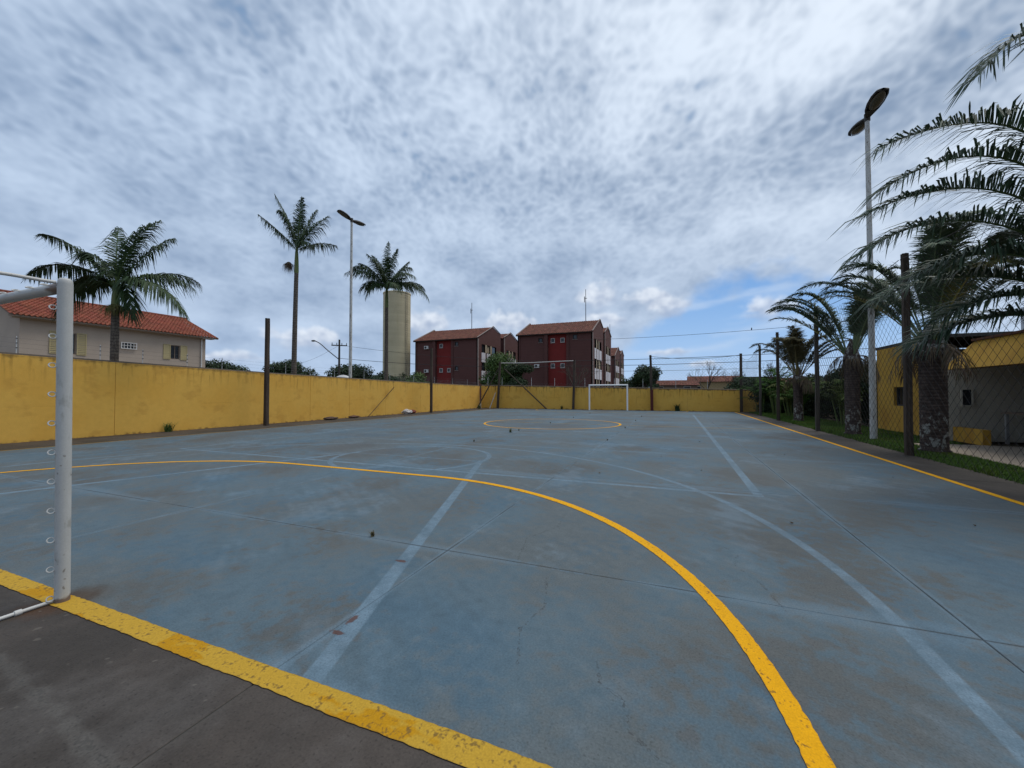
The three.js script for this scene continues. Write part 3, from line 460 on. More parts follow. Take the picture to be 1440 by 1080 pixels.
// low houses far off between the goal and the hedge
{
  const rr = rng(44), sp = [[-4.2, -84, 8, 2.9, 1.0, C(.16, .12, .09)], [2.6, -88, 9, 3.6, 1.2, C(.36, .27, .14)], [10.5, -86, 7, 4.2, .0, C(.055, .05, .05)], [16, -92, 10, 3.2, 1.2, C(.22, .13, .10)], [25, -90, 9, 3.2, 1.1, C(.28, .2, .15)]];
  const LB = ['low brown house roof far behind the wall beside the round tree', 'small cream house with brown roof far behind the end wall', 'dark grey flat roofed building far behind the end wall', 'low reddish house far behind the bare tree', 'low tan house far behind the net post'];
  sp.forEach(([x, z, w, ev, ri, c], i) => {
    const h = thing('distant_house', LB[i], 'house', [x, 0, z]), m = mat({ color: c, roughness: .9 });
    part('wall', openWall(0, 0, [[.8, 1.6, 2, 2.7], [w - 2.4, 1.6, w - 1.2, 2.7]], .2, [[0, 0], [w, 0], [w, ev], [0, ev]]), m, h); part('wall', box(0, 0, -6, .2, ev, -.2), m, h); part('wall', box(w - .2, 0, -6, w, ev, -.2), m, h); part('wall', box(.2, 0, -6, w - .2, ev, -5.8), m, h);
    for (const a of [.8, w - 2.4]) { const q = part('window', frameRing(a, 1.6, a + 1.2, 2.7, .08, -.12, .03), paleFrame, h); part('pane', box(a + .08, 1.68, -.11, a + 1.12, 2.62, -.1), glassDark, q); }
    if (ri) { const r = part('roof', tileSlope(w + .8, 3.4, ri, .5, .7, rr, 3).translate(-.4, ev, .4), clayOld, h); part('roof_slope', tileSlope(w + .8, 3.4, ri, .5, .7, rr, 3).rotateY(Math.PI).translate(w + .4, ev, -6.4), clayOld, r); part('gable', [openWall(0, 0, [], .2, [[0, 0], [6, 0], [3, ri]]).rotateY(Math.PI / 2).translate(.2, ev, 0), openWall(0, 0, [], .2, [[0, 0], [6, 0], [3, ri]]).rotateY(Math.PI / 2).translate(w, ev, 0)], m, r); }
    else part('roof', box(-.2, ev, -6.2, w + .2, ev + .2, .2), darkTrim, h);
  });
}

// ---------- the yellow hall with its veranda, right of the court ----------
{
  const h = thing('veranda_hall', 'yellow hall with deep shaded veranda behind the net on the right of the lawn', 'building');
  const yel = plaster(colorTex(1024, 256, 0, 0, 16, 4, (x, y) => { const k = 1 + .08 * fbm(x, y, 4) + .05 * n2(x * 22, y * 22); const c = mix3([.50, .285, .045], [.42, .22, .035], sst(0, .4, fbm(x * 1.3, y * .4 + 3, 4))); return [c[0] * k, c[1] * k, c[2] * k]; }, true));
  const pale = plaster(colorTex(256, 256, 0, 0, 4, 4, (x, y) => { const k = 1 + .1 * fbm(x, y, 4); return [.50 * k, .46 * k, .38 * k]; }, true)), inside = pale, boards = mat({ color: C(.22, .14, .085), roughness: .8 }), dk = mat({ color: C(.05, .045, .04), roughness: .8 });
  // closed room: wall towards the court at x = 7
  const W0 = -19.2, W1 = -15.5, flip = g => { g.rotateY(-Math.PI / 2); return g; };
  // openWall faces +z, local x to the right; turned so that it faces -x with local x running along +z
  part('wall', uvBox(flip(openWall(W1 - W0, 2.95, [[1.22, .92, 2.0, 1.56]], .2)).translate(7.0, 0, W0)), yel, h);
  { const w = part('window', frameRing(1.22, .92, 2.0, 1.56, .05, -.16, -.08).map(g => flip(g).translate(7.0, 0, W0)), dk, h); part('pane', flip(box(1.27, .97, -.125, 1.95, 1.51, -.115)).translate(7.0, 0, W0), glassDark, w); part('bar', flip(box(1.6, .97, -.11, 1.63, 1.51, -.09)).translate(7, 0, W0), dk, w); }
  part('end_wall', box(7.2, 0, W1 - .2, 7.5, 2.4, W1 - .003), pale, h); part('end_wall', box(7.5, 0, W1 - .2, 12.2, 2.4, W1 - .02), inside, h); part('end_wall', box(7.2, 0, W0, 12.2, 2.9, W0 + .2), yel, h);
  // veranda: floor, back wall, ceiling
  part('back_wall', box(12.2, 0, W0, 12.4, 2.95, 1), inside, h); part('side_wall', box(7.3, 0, .8, 12.2, 2.4, 1), inside, h); part('ceiling', box(7.6, 2.42, W1, 12.2, 2.5, 1), boards, h);
  { const w = part('window', frameRing(0, 0, .26, .5, .03, -.03, .03).map(g => g.translate(7.51, .98, W1 + .03)), pale, h); part('pane', box(7.54, 1.01, W1 + .01, 7.74, 1.45, W1 + .02), glassDark, w); }
  // sloping yellow fascia round the roof, with a dark cap
  { const X0 = 6.95, P = [[X0, 2.0], [X0 + .12, 2.0], [X0 + .75, 2.74], [X0 + .45, 2.74]]; const s = new THREE.Shape(P.map(p => new THREE.Vector2(...p))); const g = new THREE.ExtrudeGeometry(s, { depth: 15.6, bevelEnabled: false }); g.translate(0, 0, -15.15);
    const p = g.attributes.position; for (let i = 0; i < p.count; i++) if (p.getZ(i) < -15 && p.getY(i) > 2.4) p.setZ(i, -14.62); g.computeVertexNormals(); const f = part('fascia', uvBox(g), yel, h); part('cap', box(X0 + .40, 2.742, -14.66, X0 + .80, 2.80, .45), mat({ color: C(.14, .06, .035) }), f); part('soffit', box(X0 + .1, 2.005, -15.1, X0 + .5, 2.03, .4), boards, f);
    const rf = part('roof', box(7.0, 2.955, W0 - .1, 12.5, 3.05, W1 + .1), dk, h); part('roof_slab', box(7.62, 2.52, W1 + .12, 12.5, 2.62, 1.1), dk, rf); }
  for (const z of [-10.6, -6, -1.4]) part('pillar', box(7.3, 0, z - .14, 7.58, 2.42, z + .14), pale, h);
  part('low_wall', box(7.32, 0, -15.45, 7.48, .40, -14.25), yel, h);
}
{ // furniture in the shade of the veranda
  const wood = mat({ color: C(.17, .13, .10), roughness: .6 }), leg = mat({ color: C(.30, .29, .28), roughness: .5 });
  [-14.2, -12.3, -10.4, -8.5].forEach((z, i) => { const t = thing('long_table', ['wooden table beside the small framed window in the shaded veranda', 'wooden table second from the framed window in the veranda', 'wooden table third from the framed window in the veranda', 'wooden table farthest from the framed window in the veranda'][i], 'table', [8.5, 0, z], 'tables standing in the shaded veranda'); part('table_top', box(-.4, .80, -.85, .4, .85, .85), wood, t); for (const [a, b] of [[-.34, -.75], [.34, -.75], [-.34, .75], [.34, .75]]) part('leg', box(a - .03, 0, b - .03, a + .03, .80, b + .03), leg, t); });
  const cl = mat({ color: C(.42, .26, .13), roughness: .8 });
  [[8.6, 2.62, -12.6, .55, .62], [8.9, 2.62, -10.9, .6, .85]].forEach(([x, y, z, w, k], i) => { const t = thing('roof_vent', i ? 'taller ochre block standing on the hall roof' : 'short ochre block standing on the hall roof by its cap', 'roof vent', [x, y, z]); part('shaft', box(-w / 2, 0, -w / 2, w / 2, k - .12, w / 2), cl, t); part('cap', box(-w / 2 - .08, k - .12, -w / 2 - .08, w / 2 + .08, k, w / 2 + .08), cl, t); });
  const tw = thing('distant_building', 'pale building far behind the hall roof', 'building', [44, 0, -62]); const pm = mat({ color: C(.48, .50, .53), roughness: .8 }); part('wall', box(-6, 0, -5, 6, 11.5, 5), pm, tw); part('wall', box(1, 11.51, -4, 6, 14, 4), pm, tw);
  for (let j = 0; j < 3; j++) for (let i = 0; i < 4; i++) { const w = part('window', frameRing(-5 + i * 2.8, 3 + j * 2.8, -3.6 + i * 2.8, 4.4 + j * 2.8, .1, 5.003, 5.06), paleFrame, tw); part('pane', box(-4.9 + i * 2.8, 3.1 + j * 2.8, 5.003, -3.7 + i * 2.8, 4.3 + j * 2.8, 5.02), glassDark, w); }
}
// paving beside the hall, the lawn and its kerb of grass
{
  const pv = mat({ map: colorTex(512, 512, 0, 0, 5, 5, (x, y) => { const k = 1 + .16 * fbm(x * 1.3, y * 1.3, 4) + .08 * n2(x * 30, y * 30); return [.33 * k, .27 * k, .21 * k]; }, true), roughness: .85, bumpMap: RELIEF_FLOOR, bumpScale: .002 });
  const g = structGroup('paving'); for (let k = 0; k < 9; k++) for (let j = 0; j < 3; j++) part('paver', slab(5.62 + j * 2.2, 5.62 + j * 2.2 + 2.192, .9 - k * 1.68, .9 - (k + 1) * 1.68 + .008, .012 + (j + k) % 2 * .0015), pv, g);
  const soil = mat({ map: colorTex(512, 512, 0, 0, 6, 6, (x, y) => { const k = 1 + .5 * fbm(x * 3, y * 3, 4); return mix3([.030 * k, .052 * k, .014 * k], [.07 * k, .055 * k, .03 * k], sst(.1, .4, fbm(x * 1.1 + 5, y * 1.1, 3))); }, true), roughness: 1 });
  struct('lawn', [slab(4.854, 6.98, -14.24, -33.4, .0), slab(4.854, 5.61, 1.2, -14.236, .0)], soil);
}

// ---------- goals ----------
const postPaint = mat({ map: colorTex(512, 1024, 0, 0, .5, 2.2, (u, v) => { const s = fbm(u * 9, v * 7, 4, .6), f = n2(u * 120, v * 120), d = sst(.18, .5, fbm(u * 14 + 4, v * 5, 4, .6)); let c = mix3([.46, .46, .44], [.34, .335, .31], d); c = mix3(c, [.13, .10, .07], .6 * sst(.60, .66, n2(u * 30, v * 30)) * sst(.1, .3, n2(u * 3, v * 3))); c = mix3(c, [.10, .045, .02], .8 * sst(.02, .0, v - .03 + .03 * s)); const k = 1 + .10 * s + .05 * f; return [c[0] * k, c[1] * k, c[2] * k]; }, true), roughness: .5 });
const rodPaint = mat({ color: C(.55, .54, .51), roughness: .5 });
function ring(pos, axis, r = .0165) { const g = new THREE.TorusGeometry(r, .0038, 6, 20, 6.283); const q = new THREE.Quaternion().setFromUnitVectors(V(0, 0, 1), V(...axis).normalize()); g.applyQuaternion(q); g.translate(...pos); return g; }
function post(x, z, h, r) { const pts = [[r, 0], [r, h - .035], [r * .93, h - .012], [r * .7, h], [.001, h + .004]].map(p => new THREE.Vector2(...p)); const g = new THREE.LatheGeometry(pts, 28), u = g.attributes.uv, p = g.attributes.position; for (let i = 0; i < u.count; i++) u.setXY(i, u.getX(i) * r * 6.28, p.getY(i)); g.translate(x, 0, z); return g; }
function goal(label, xr, xl, z, dir, r, h, hooks, lean = 0, goalPaint = postPaint) { // dir: +1 the net side lies towards +z
  const g = thing('goal', label, 'goal', [xr, 0, z]); const w = xr - xl;
  part('post', post(0, 0, h, r), goalPaint, g); part('post', post(-w, 0, h, r), goalPaint, g);
  part('crossbar', bar([-r * .6, h - .055, 0], [-w + r * .6, h - .055, 0], r * .93, r * .93, 24), goalPaint, g);
  for (const x of [-.02, -w + .02]) {
    const s = part('net_frame', [tube([[x, h - .03, dir * r], [x, h - .05, dir * .4], [x, h - .16, dir * .62], [x, h - .5, dir * .78], [x, .5, dir * 1.0], [x, .012, dir * 1.12]], .011, 40, 8), bar([x, .014, dir * (r - .005)], [x, .014, dir * 1.12], .011, .011, 8)], rodPaint, g);
    part('clip', bar([x, .014, dir * .17], [x, .014, dir * .2], .017, .017, 8), rodPaint, s);
  }
  part('ground_bar', bar([0, .014, dir * 1.12], [-w, .014, dir * 1.12], .011, .011, 8), rodPaint, g);
  if (hooks) {
    for (let k = 0; k < 11; k++) part('net_hook', ring([-.012, .035 + k * .187, dir * (r + .014)], [.9, .45, .25]), rodPaint, g);
    for (let k = 0; k < 14; k++) part('net_hook', ring([-.14 - k * .2, h - .055 + r * .55, dir * (r + .012)], [.35, 1, .25 * dir]), rodPaint, g);
  }
  g.traverse(o => { if (o.geometry && lean) { const p = o.geometry.attributes.position; for (let i = 0; i < p.count; i++) p.setZ(i, p.getZ(i) + lean * p.getY(i)); } });
  return g;
}
goal('white metal goal with a thick upright and net hooks on the yellow goal line', -3.705, -6.79, -1.375, 1, .037, 2.10, true, .011);
goal('small white goal standing before the end wall of the court', -3.5, -6.45, -32.6, -1, .062, 2.05, false, 0, mat({ color: C(.78, .77, .75), roughness: .5 })).children.filter(c => c.name === 'net_frame' || c.name === 'ground_bar').forEach(c => c.parent.remove(c));

// ---------- wooden posts of the ball nets ----------
const woodTex = (a, b, seed) => colorTex(256, 1024, 0, 0, .8, 4.6, (u, v) => { const g = fbm(u * 26 + seed, v * .9, 4, .6), s = fbm(u * 60, v * 5 + seed, 3, .6); const c = mix3(a, b, sst(-.3, .35, g + .3 * s)); const k = 1 + .2 * s - .45 * sst(.3, .5, fbm(u * 40 + seed, v * .6, 2)); return [c[0] * k, c[1] * k, c[2] * k]; }, true);
const woodA = mat({ map: woodTex([.042, .031, .024], [.085, .062, .046], 1), roughness: .95, bumpMap: RELIEF_PLASTER, bumpScale: .006 }), woodB = mat({ map: woodTex([.055, .046, .038], [.10, .085, .07], 8), roughness: .95, bumpMap: RELIEF_PLASTER, bumpScale: .006 });
const pr_ = rng(61);
function woodPost(x, z, h, w, m, label, group, lean = [0, 0], redFoot = 0) {
  const t = thing('net_post', label, 'post', [x, 0, z], group);
  const n = 10, g = new THREE.BoxGeometry(w, h, w, 2, n, 2), p = g.attributes.position; g.translate(0, h / 2, 0);
  for (let i = 0; i < p.count; i++) { const y = p.getY(i) / h, px = p.getX(i), pz = p.getZ(i), cr = Math.abs(px) > w * .49 && Math.abs(pz) > w * .49 ? .88 : 1, k = (1 - .12 * y) * cr * (1 + .05 * n2(x * 3 + px * 9, p.getY(i) * 1.3 + pz * 9)); p.setXYZ(i, px * k + lean[0] * y + .02 * n2(x + 4, p.getY(i) * .7), p.getY(i) + (y > .99 ? .03 * (pr_() - .5) : y < .01 ? -.03 : 0), pz * k + lean[1] * y); }
  g.computeVertexNormals(); part('timber', uvBox(g), m, t);
  const bolts = [], c = 1.2; for (const y of [h - .12, h * .55]) bolts.push(bar([-w * .62 + lean[0] * y / h, y, 0], [w * .62 + lean[0] * y / h, y, 0], .014, .014, 6)); part('bolt', bolts, metal, t);
  if (redFoot) part('painted_foot', uvBox(new THREE.BoxGeometry(w * 1.06, redFoot, w * 1.06).translate(0, redFoot / 2, 0)), mat({ color: C(.09, .02, .016), roughness: .8 }), t);
  return t;
}
const RX = 4.69;
[[-11.47, 4.42, .135, woodA, 'thick dark timber net post beside the large palm trunk'], [-17.6, 4.45, .135, woodB, 'weathered grey timber net post between two palms at the lawn edge'], [-23.6, 4.38, .14, woodA, 'dark timber net post beside the palm with the hedge behind'], [-28.2, 4.25, .14, woodB, 'timber net post carrying the sagging net rope by the hedge']].forEach(([z, h, w, m, l]) => woodPost(RX + .02, z, h, w, m, l));
woodPost(RX + .02, -5.2, 4.4, .18, woodA, 'dark timber net post out beside the paving');
woodPost(-15.9, -11.9, 4.5, .17, woodA, 'lone dark timber post before the wall between the house palm and the tall palm'); woodPost(-15.8, -24.1, 4.5, .16, woodA, 'dark timber post before the wall in line with the apartment near the tower');
woodPost(4.35, -33.1, 4.2, .2, woodA, 'dark timber post at the hedge end of the end wall');
woodPost(-1.72, -33.15, 4.3, .19, woodA, 'timber net post on the end wall right of the distant goal', undefined, [-.08, 0], 1.62); woodPost(-7.9, -33.15, 4.1, .2, woodA, 'leaning timber post on the end wall left of the distant goal', undefined, [.12, 0]); woodPost(-14.75, -33.1, 4.15, .2, woodA, 'braced timber post in the wall corner', undefined, [.22, 0]);
// corner braces and the pale pipe between two posts
const pipe = mat({ color: C(.42, .40, .37), roughness: .6 });
single('brace_pole', bar([-16.45, 0, -32.4], [-14.6, 3.75, -33.2], .055, .045, 8), woodA, 'slanting brown brace pole against the wall corner', 'pole'); single('brace_pole', bar([-10.15, 0, -33.0], [-14.2, 3.55, -33.28], .055, .045, 8), woodA, 'long slanting brace pole along the end wall', 'pole');
single('leaning_stick', bar([-15.35, 0, -32.7], [-15.02, 1.4, -33.24], .045, .035, 8), pipe, 'short pale stick leaning in the wall corner', 'pole');
single('cross_pipe', tube([[-14.5, 4.05, -33.24], [-12, 4.0, -33.24], [-10, 4.03, -33.24], [-7.8, 4.06, -33.24]], .04, 16, 8), pipe, 'pale pipe slung level between two posts over the end wall', 'pipe');

// ---------- ball nets: twine knotted in diamonds, a rope along the top ----------
const twine = mat({ color: C(.045, .042, .04), roughness: .9 }), rope = mat({ color: C(.06, .05, .045), roughness: .9 });
function net(label, A, B, topA, topB, sag, d, r, bottom = .03) { // A, B: [x, z]
  const t = thing('ball_net', label, 'net'), L = Math.hypot(B[0] - A[0], B[1] - A[1]), P = s => [lerp(A[0], B[0], s / L), lerp(A[1], B[1], s / L)];
  const top = s => lerp(topA, topB, s / L) - sag * 4 * (s / L) * (1 - s / L), gs = [];
  const hmax = Math.max(topA, topB);
  for (const dir of [1, -1]) for (let s0 = -hmax; s0 < L + hmax; s0 += d) { // strands run at 45 degrees
    let prev = null; const n = 26;
    for (let k = 0; k <= n; k++) { const y = bottom + (hmax - bottom) * k / n, s = s0 + dir * (y - bottom); const ok = s >= 0 && s <= L && y <= top(clamp(s, 0, L)); if (ok) { const [x, z] = P(s), wob = .025 * n2(s * .9, y * .9); const q = [x + wob, y, z + wob * .3]; if (prev) gs.push([prev, q]); prev = q; } else prev = null; }
  }
  // thin four-sided strands
  const pos = []; for (const [a, b] of gs) { const o = [[r, 0, r * .3], [0, r, 0], [-r, 0, -r * .3], [0, -r, 0]]; for (let i = 0; i < 4; i++) { const u = o[i], v = o[(i + 1) % 4], p = [a[0] + u[0], a[1] + u[1], a[2] + u[2]], q = [a[0] + v[0], a[1] + v[1], a[2] + v[2]], m = [b[0] + u[0], b[1] + u[1], b[2] + u[2]], w = [b[0] + v[0], b[1] + v[1], b[2] + v[2]]; pos.push(...p, ...q, ...w, ...p, ...w, ...m); } }
  const g = new THREE.BufferGeometry(); g.setAttribute('position', new THREE.Float32BufferAttribute(pos, 3)); g.computeVertexNormals(); part('mesh', g, twine, t);
  const pts = []; for (let k = 0; k <= 12; k++) { const s = L * k / 12, [x, z] = P(s); pts.push([x, top(s), z]); } part('top_rope', tube(pts, r * 3.2, 24, 5), rope, t);
}
net('dark diamond net hung between the thick timber post and the paving', [RX - .08, -5.2], [RX - .08, -11.4], 4.3, 4.3, .12, .2, .0026);
net('dark diamond net hung across the lawn edge before the light pole', [RX - .08, -11.5], [RX - .08, -17.55], 4.3, 4.35, .18, .2, .0024);
net('fine net hung from the sagging rope in the hedge corner', [4.3, -33.05], [RX - .08, -28.2], 4.1, 4.15, .55, .24, .003); net('fine net hung along the end wall between two timber posts', [-1.78, -33.05], [4.3, -33.05], 4.2, 4.1, .22, .22, .0048, 1.75);

// ---------- floodlight poles ----------
const poleTex = (seed) => colorTex(128, 1024, 0, 0, .6, 10, (u, v) => { const s = fbm(u * 8 + seed, v * 3, 4, .6); let c = mix3([.50, .49, .46], [.30, .27, .23], sst(.05, .4, s)); c = mix3(c, [.12, .075, .05], .8 * sst(.28, .45, fbm(u * 13 + seed, v * 6, 3, .6))); return c; }, true);
const lampHull = mat({ color: C(.055, .05, .045), roughness: .7 }), lampLens = new THREE.MeshPhysicalMaterial({ color: C(.10, .085, .06), roughness: .25, side: THREE.DoubleSide });
function luminaire(dir, tilt, parent) { // along +z from the pole top
  const prof = [[.05, .05, 0], [.10, .08, .12], [.17, .11, .30], [.205, .12, .52], [.20, .10, .78], [.15, .07, .95], [.05, .03, 1.0]];
  const top = [], P = [], I = [], n = 10; prof.forEach(([w, h, z]) => { for (let k = 0; k <= n; k++) { const a = Math.PI * k / n; P.push(w * Math.cos(a), h * Math.sin(a), z); } });
  for (let j = 0; j + 1 < prof.length; j++) for (let k = 0; k < n; k++) { const a = j * (n + 1) + k, b = a + n + 1; I.push(a, b, a + 1, a + 1, b, b + 1); }
  const q = P.length / 3; prof.forEach(([w, h, z]) => { P.push(w, 0, z, w * .8, -.03, z, -w * .8, -.03, z, -w, 0, z); }); for (let j = 0; j + 1 < prof.length; j++) for (const k of [0, 2]) { const a = q + j * 4 + k, b = a + 4; I.push(a, a + 1, b, a + 1, b + 1, b); } // rim
  for (let j = 0; j < 2; j++) { const a = q + j * 4 + 1, b = a + 4; I.push(a, a + 1, b, a + 1, b + 1, b); } const e = q + (prof.length - 2) * 4 + 1; I.push(e, e + 1, e + 4, e + 1, e + 5, e + 4);
  const g = new THREE.BufferGeometry(); g.setAttribute('position', new THREE.Float32BufferAttribute(P, 3)); g.setIndex(I); g.computeVertexNormals(); g.deleteAttribute('uv');
  const lens = new THREE.SphereGeometry(1, 20, 8, 0, 6.2832, Math.PI / 2, Math.PI / 2); lens.scale(.155, .07, .33); lens.translate(0, -.02, .62);
  const place = x => { x.rotateX(-tilt); if (dir < 0) x.rotateY(Math.PI); return x; };
  const hull = part('lamp_head', place(g), lampHull, parent); part('lens', place(lens), lampLens, hull); return hull;
}
function floodlight(x, z, h, r0, r1, label, seed) {
  const t = thing('floodlight_pole', label, 'light pole', [x, 0, z]); const g = new THREE.CylinderGeometry(r1, r0, h, 16, 12).translate(0, h / 2, 0); const u = g.attributes.uv; for (let i = 0; i < u.count; i++) u.setXY(i, u.getX(i) * .6, u.getY(i) * 10); part('pole', g, mat({ map: poleTex(seed), roughness: .6 }), t);
  part('collar', new THREE.CylinderGeometry(r1 * 1.35, r1 * 1.35, .22, 12).translate(0, h + .03, 0), lampHull, t);
  for (const d of [1, -1]) { const l = luminaire(d, d > 0 ? .16 : .10, t); l.position.set(0, h + .02, d * .02); }
}
floodlight(5.27, -14.75, 9.4, .085, .055, 'tall white floodlight pole with two dark lamp heads on the lawn', 2);
floodlight(-17.0, -17.75, 11.15, .095, .06, 'tall white floodlight pole with two lamp heads behind the yellow wall', 12);

// ---------- electric fence rods on the wall ----------
const rodM = mat({ color: C(.55, .54, .52), roughness: .5 }), insul = mat({ color: C(.03, .03, .03), roughness: .5 });
{
  const zs = [-2.4, -5.2, -6.95, -8.05, -9.4, -10.65, -13.5, -14.85, -16.4, -18.6, -20.9, -23.4, -26, -28.7, -31.2];
  zs.forEach(z => { const y = wallTop(z), t = thing('electric_fence_rod', 'slim pale electric fence rod standing on the coping of the side wall', 'fence rod', [-16.79, y, z], 'fence rods along the side wall'); part('rod', bar([0, 0, 0], [0, .52, 0], .011, .009, 6), rodM, t); for (const q of [.2, .33, .46]) part('insulator', bar([-.02, q, 0], [.035, q, 0], .014, .014, 6), insul, t); });
  const xs = [-15.9, -14.5, -11.7, -9.6, -7.0, -4.6, -2.4, 0, 2.2]; xs.forEach(x => { const t = thing('electric_fence_rod', 'slim pale electric fence rod standing on the coping of the end wall', 'fence rod', [x, FAR_TOP(x), -33.5], 'fence rods along the end wall'); part('rod', bar([0, 0, 0], [0, .75, 0], .018, .014, 6), rodM, t); for (const q of [.25, .45, .65]) part('insulator', bar([0, q, -.02], [0, q, .035], .014, .014, 6), insul, t); });
  const w = thing('electric_fence_wire', 'fine bare fence wires strung along the top of the side wall', 'wire'); for (const q of [.2, .33, .46]) { const pts = zs.map(z => [-16.755, wallTop(z) + q, z]); part('wire', pts.slice(1).map((p, i) => bar(pts[i], p, .0022, .0022, 3)), metal, w); }
  const coil = []; for (let k = 0; k <= 700; k++) { const a = k / 700, z = lerp(-21.5, -33.2, a); coil.push([-16.79 + .1 * Math.cos(k * .55), wallTop(z) + .2 + .1 * Math.sin(k * .55), z]); } single('razor_wire', tube(coil, .005, 2200, 3), metal, 'coil of razor wire along the wall top before the brown apartments', 'wire');
  const coil2 = []; for (let k = 0; k <= 700; k++) { const x = lerp(-16.2, -2, k / 700); coil2.push([x, FAR_TOP(x) + .18 + .1 * Math.sin(k * .5), -33.5 + .1 * Math.cos(k * .5)]); } single('razor_wire', tube(coil2, .004, 2200, 3), metal, 'coil of razor wire along the top of the end wall', 'wire');
}

// ---------- power poles and lines ----------
const poleWood = mat({ color: C(.05, .043, .037), roughness: .9 });
function powerPole(x, z, h, label, armDir) { const t = thing('power_pole', label, 'power pole', [x, 0, z], undefined, armDir); part('pole', bar([0, 0, 0], [0, h, 0], .19, .13, 10), poleWood, t); part('crossarm', box(-1.1, h - .95, -.06, 1.1, h - .8, .06), poleWood, t); for (const q of [-1, -.35, .35, 1]) part('insulator', bar([q, h - .8, 0], [q, h - .48, 0], .06, .05, 6), poleWood, t); return t; }
powerPole(-46.8, -46.6, 9.4, 'dark power pole with crossarm beside the floodlight pole behind the wall', .7);
{ const l = thing('street_lamp', 'curved street lamp arm on the dark power pole behind the wall', 'street lamp', [-46.8, 6.4, -46.6]); part('arm', tube([[0, 0, 0], [-1.6, 1.3, .5], [-3.0, 2.55, 1.0], [-3.5, 2.8, 1.2]], .07, 14, 6), metal, l); part('lamp_head', new THREE.SphereGeometry(.34, 12, 8).scale(1.2, .4, .6).translate(-3.8, 2.85, 1.3), lampHull, l); }
powerPole(-98, -80, 10.2, 'small distant power pole with crossarm over the trees', .7); powerPole(-74, -37.5, 7.2, 'distant power pole beside the roof corner of the house', .7);
const wireM = mat({ color: C(.03, .03, .032), roughness: .8 });
function wire(a, b, sag, label, r = .018) { const pts = []; for (let k = 0; k <= 16; k++) { const s = k / 16; pts.push([lerp(a[0], b[0], s), lerp(a[1], b[1], s) - sag * 4 * s * (1 - s), lerp(a[2], b[2], s)]); } single('power_line', tube(pts, r, 32, 4), wireM, label, 'cable'); }
wire([-14, 9.6, -62], [26, 10.2, -58], .5, 'upper thin power line crossing the clear sky over the end wall', .022);
wire([-16, 6.1, -58], [24, 6.3, -54], .3, 'upper of the two close power lines over the end wall', .03); wire([-16, 5.35, -58], [24, 5.5, -54], .3, 'lower of the two close power lines over the end wall', .03); wire([-16, 4.6, -58], [24, 4.7, -54], .35, 'lowest faint power line just above the end wall');
wire([-46.8, 8.6, -46.6], [-16, 6.1, -58], .6, 'power line from the dark pole passing before the brown apartments', .02); wire([-46.8, 6.6, -46.6], [-16, 5.35, -58], .5, 'low cable from the dark pole passing before the brown apartments', .03);
wire([-98, 9.3, -80], [-46.8, 8.6, -46.6], .8, 'power line between the two power poles over the trees');
{ const b = thing('small_bird', 'tiny dark bird perched on the upper power line', 'bird', [9.1, 9.44, -59.69]); const P = [[.0, -.16], [.05, -.1], [.075, -.02], [.07, .05], [.045, .1], [.05, .14], [.035, .19], [.001, .22]].map(([r, y]) => new THREE.Vector2(r, y)); part('body', new THREE.LatheGeometry(P, 12).rotateX(.5).translate(0, .16, 0), insul, b); }
// white tank behind the wall
{ const t = thing('gas_tank', 'white rounded tank behind the wall at the foot of the floodlight pole', 'tank', [-25.4, 0, -25.7]); part('body', new THREE.SphereGeometry(1, 24, 16).scale(.85, .5, .5).translate(0, 2.35, 0), mat({ color: C(.55, .54, .52), roughness: .5 }), t); for (const s of [-.5, .5]) part('leg', bar([s, -.05, 0], [s, 2.0, 0], .06, .06, 6), metal, t); part('flange', new THREE.CylinderGeometry(.1, .1, .12, 10).translate(0, 2.86, 0), metal, t); }

// ---------- palms ----------
const leafMat = (r, g, b, o = {}) => new THREE.MeshPhysicalMaterial({ color: C(r, g, b), vertexColors: true, roughness: .6, specularIntensity: .4, side: THREE.DoubleSide, transmission: .18, thickness: 0, ...o });
const kingLeaf = leafMat(.034, .062, .022), triLeaf = leafMat(.095, .135, .078, { roughness: .6 }), arecaLeaf = leafMat(.034, .072, .015, { specularIntensity: .1, transmission: 0, roughness: .8 }), deadLeaf = leafMat(.12, .088, .055, { roughness: .9 }), yellowLeaf = leafMat(.15, .14, .04, { roughness: .7 }), darkTri = leafMat(.048, .078, .044, { roughness: .55 });
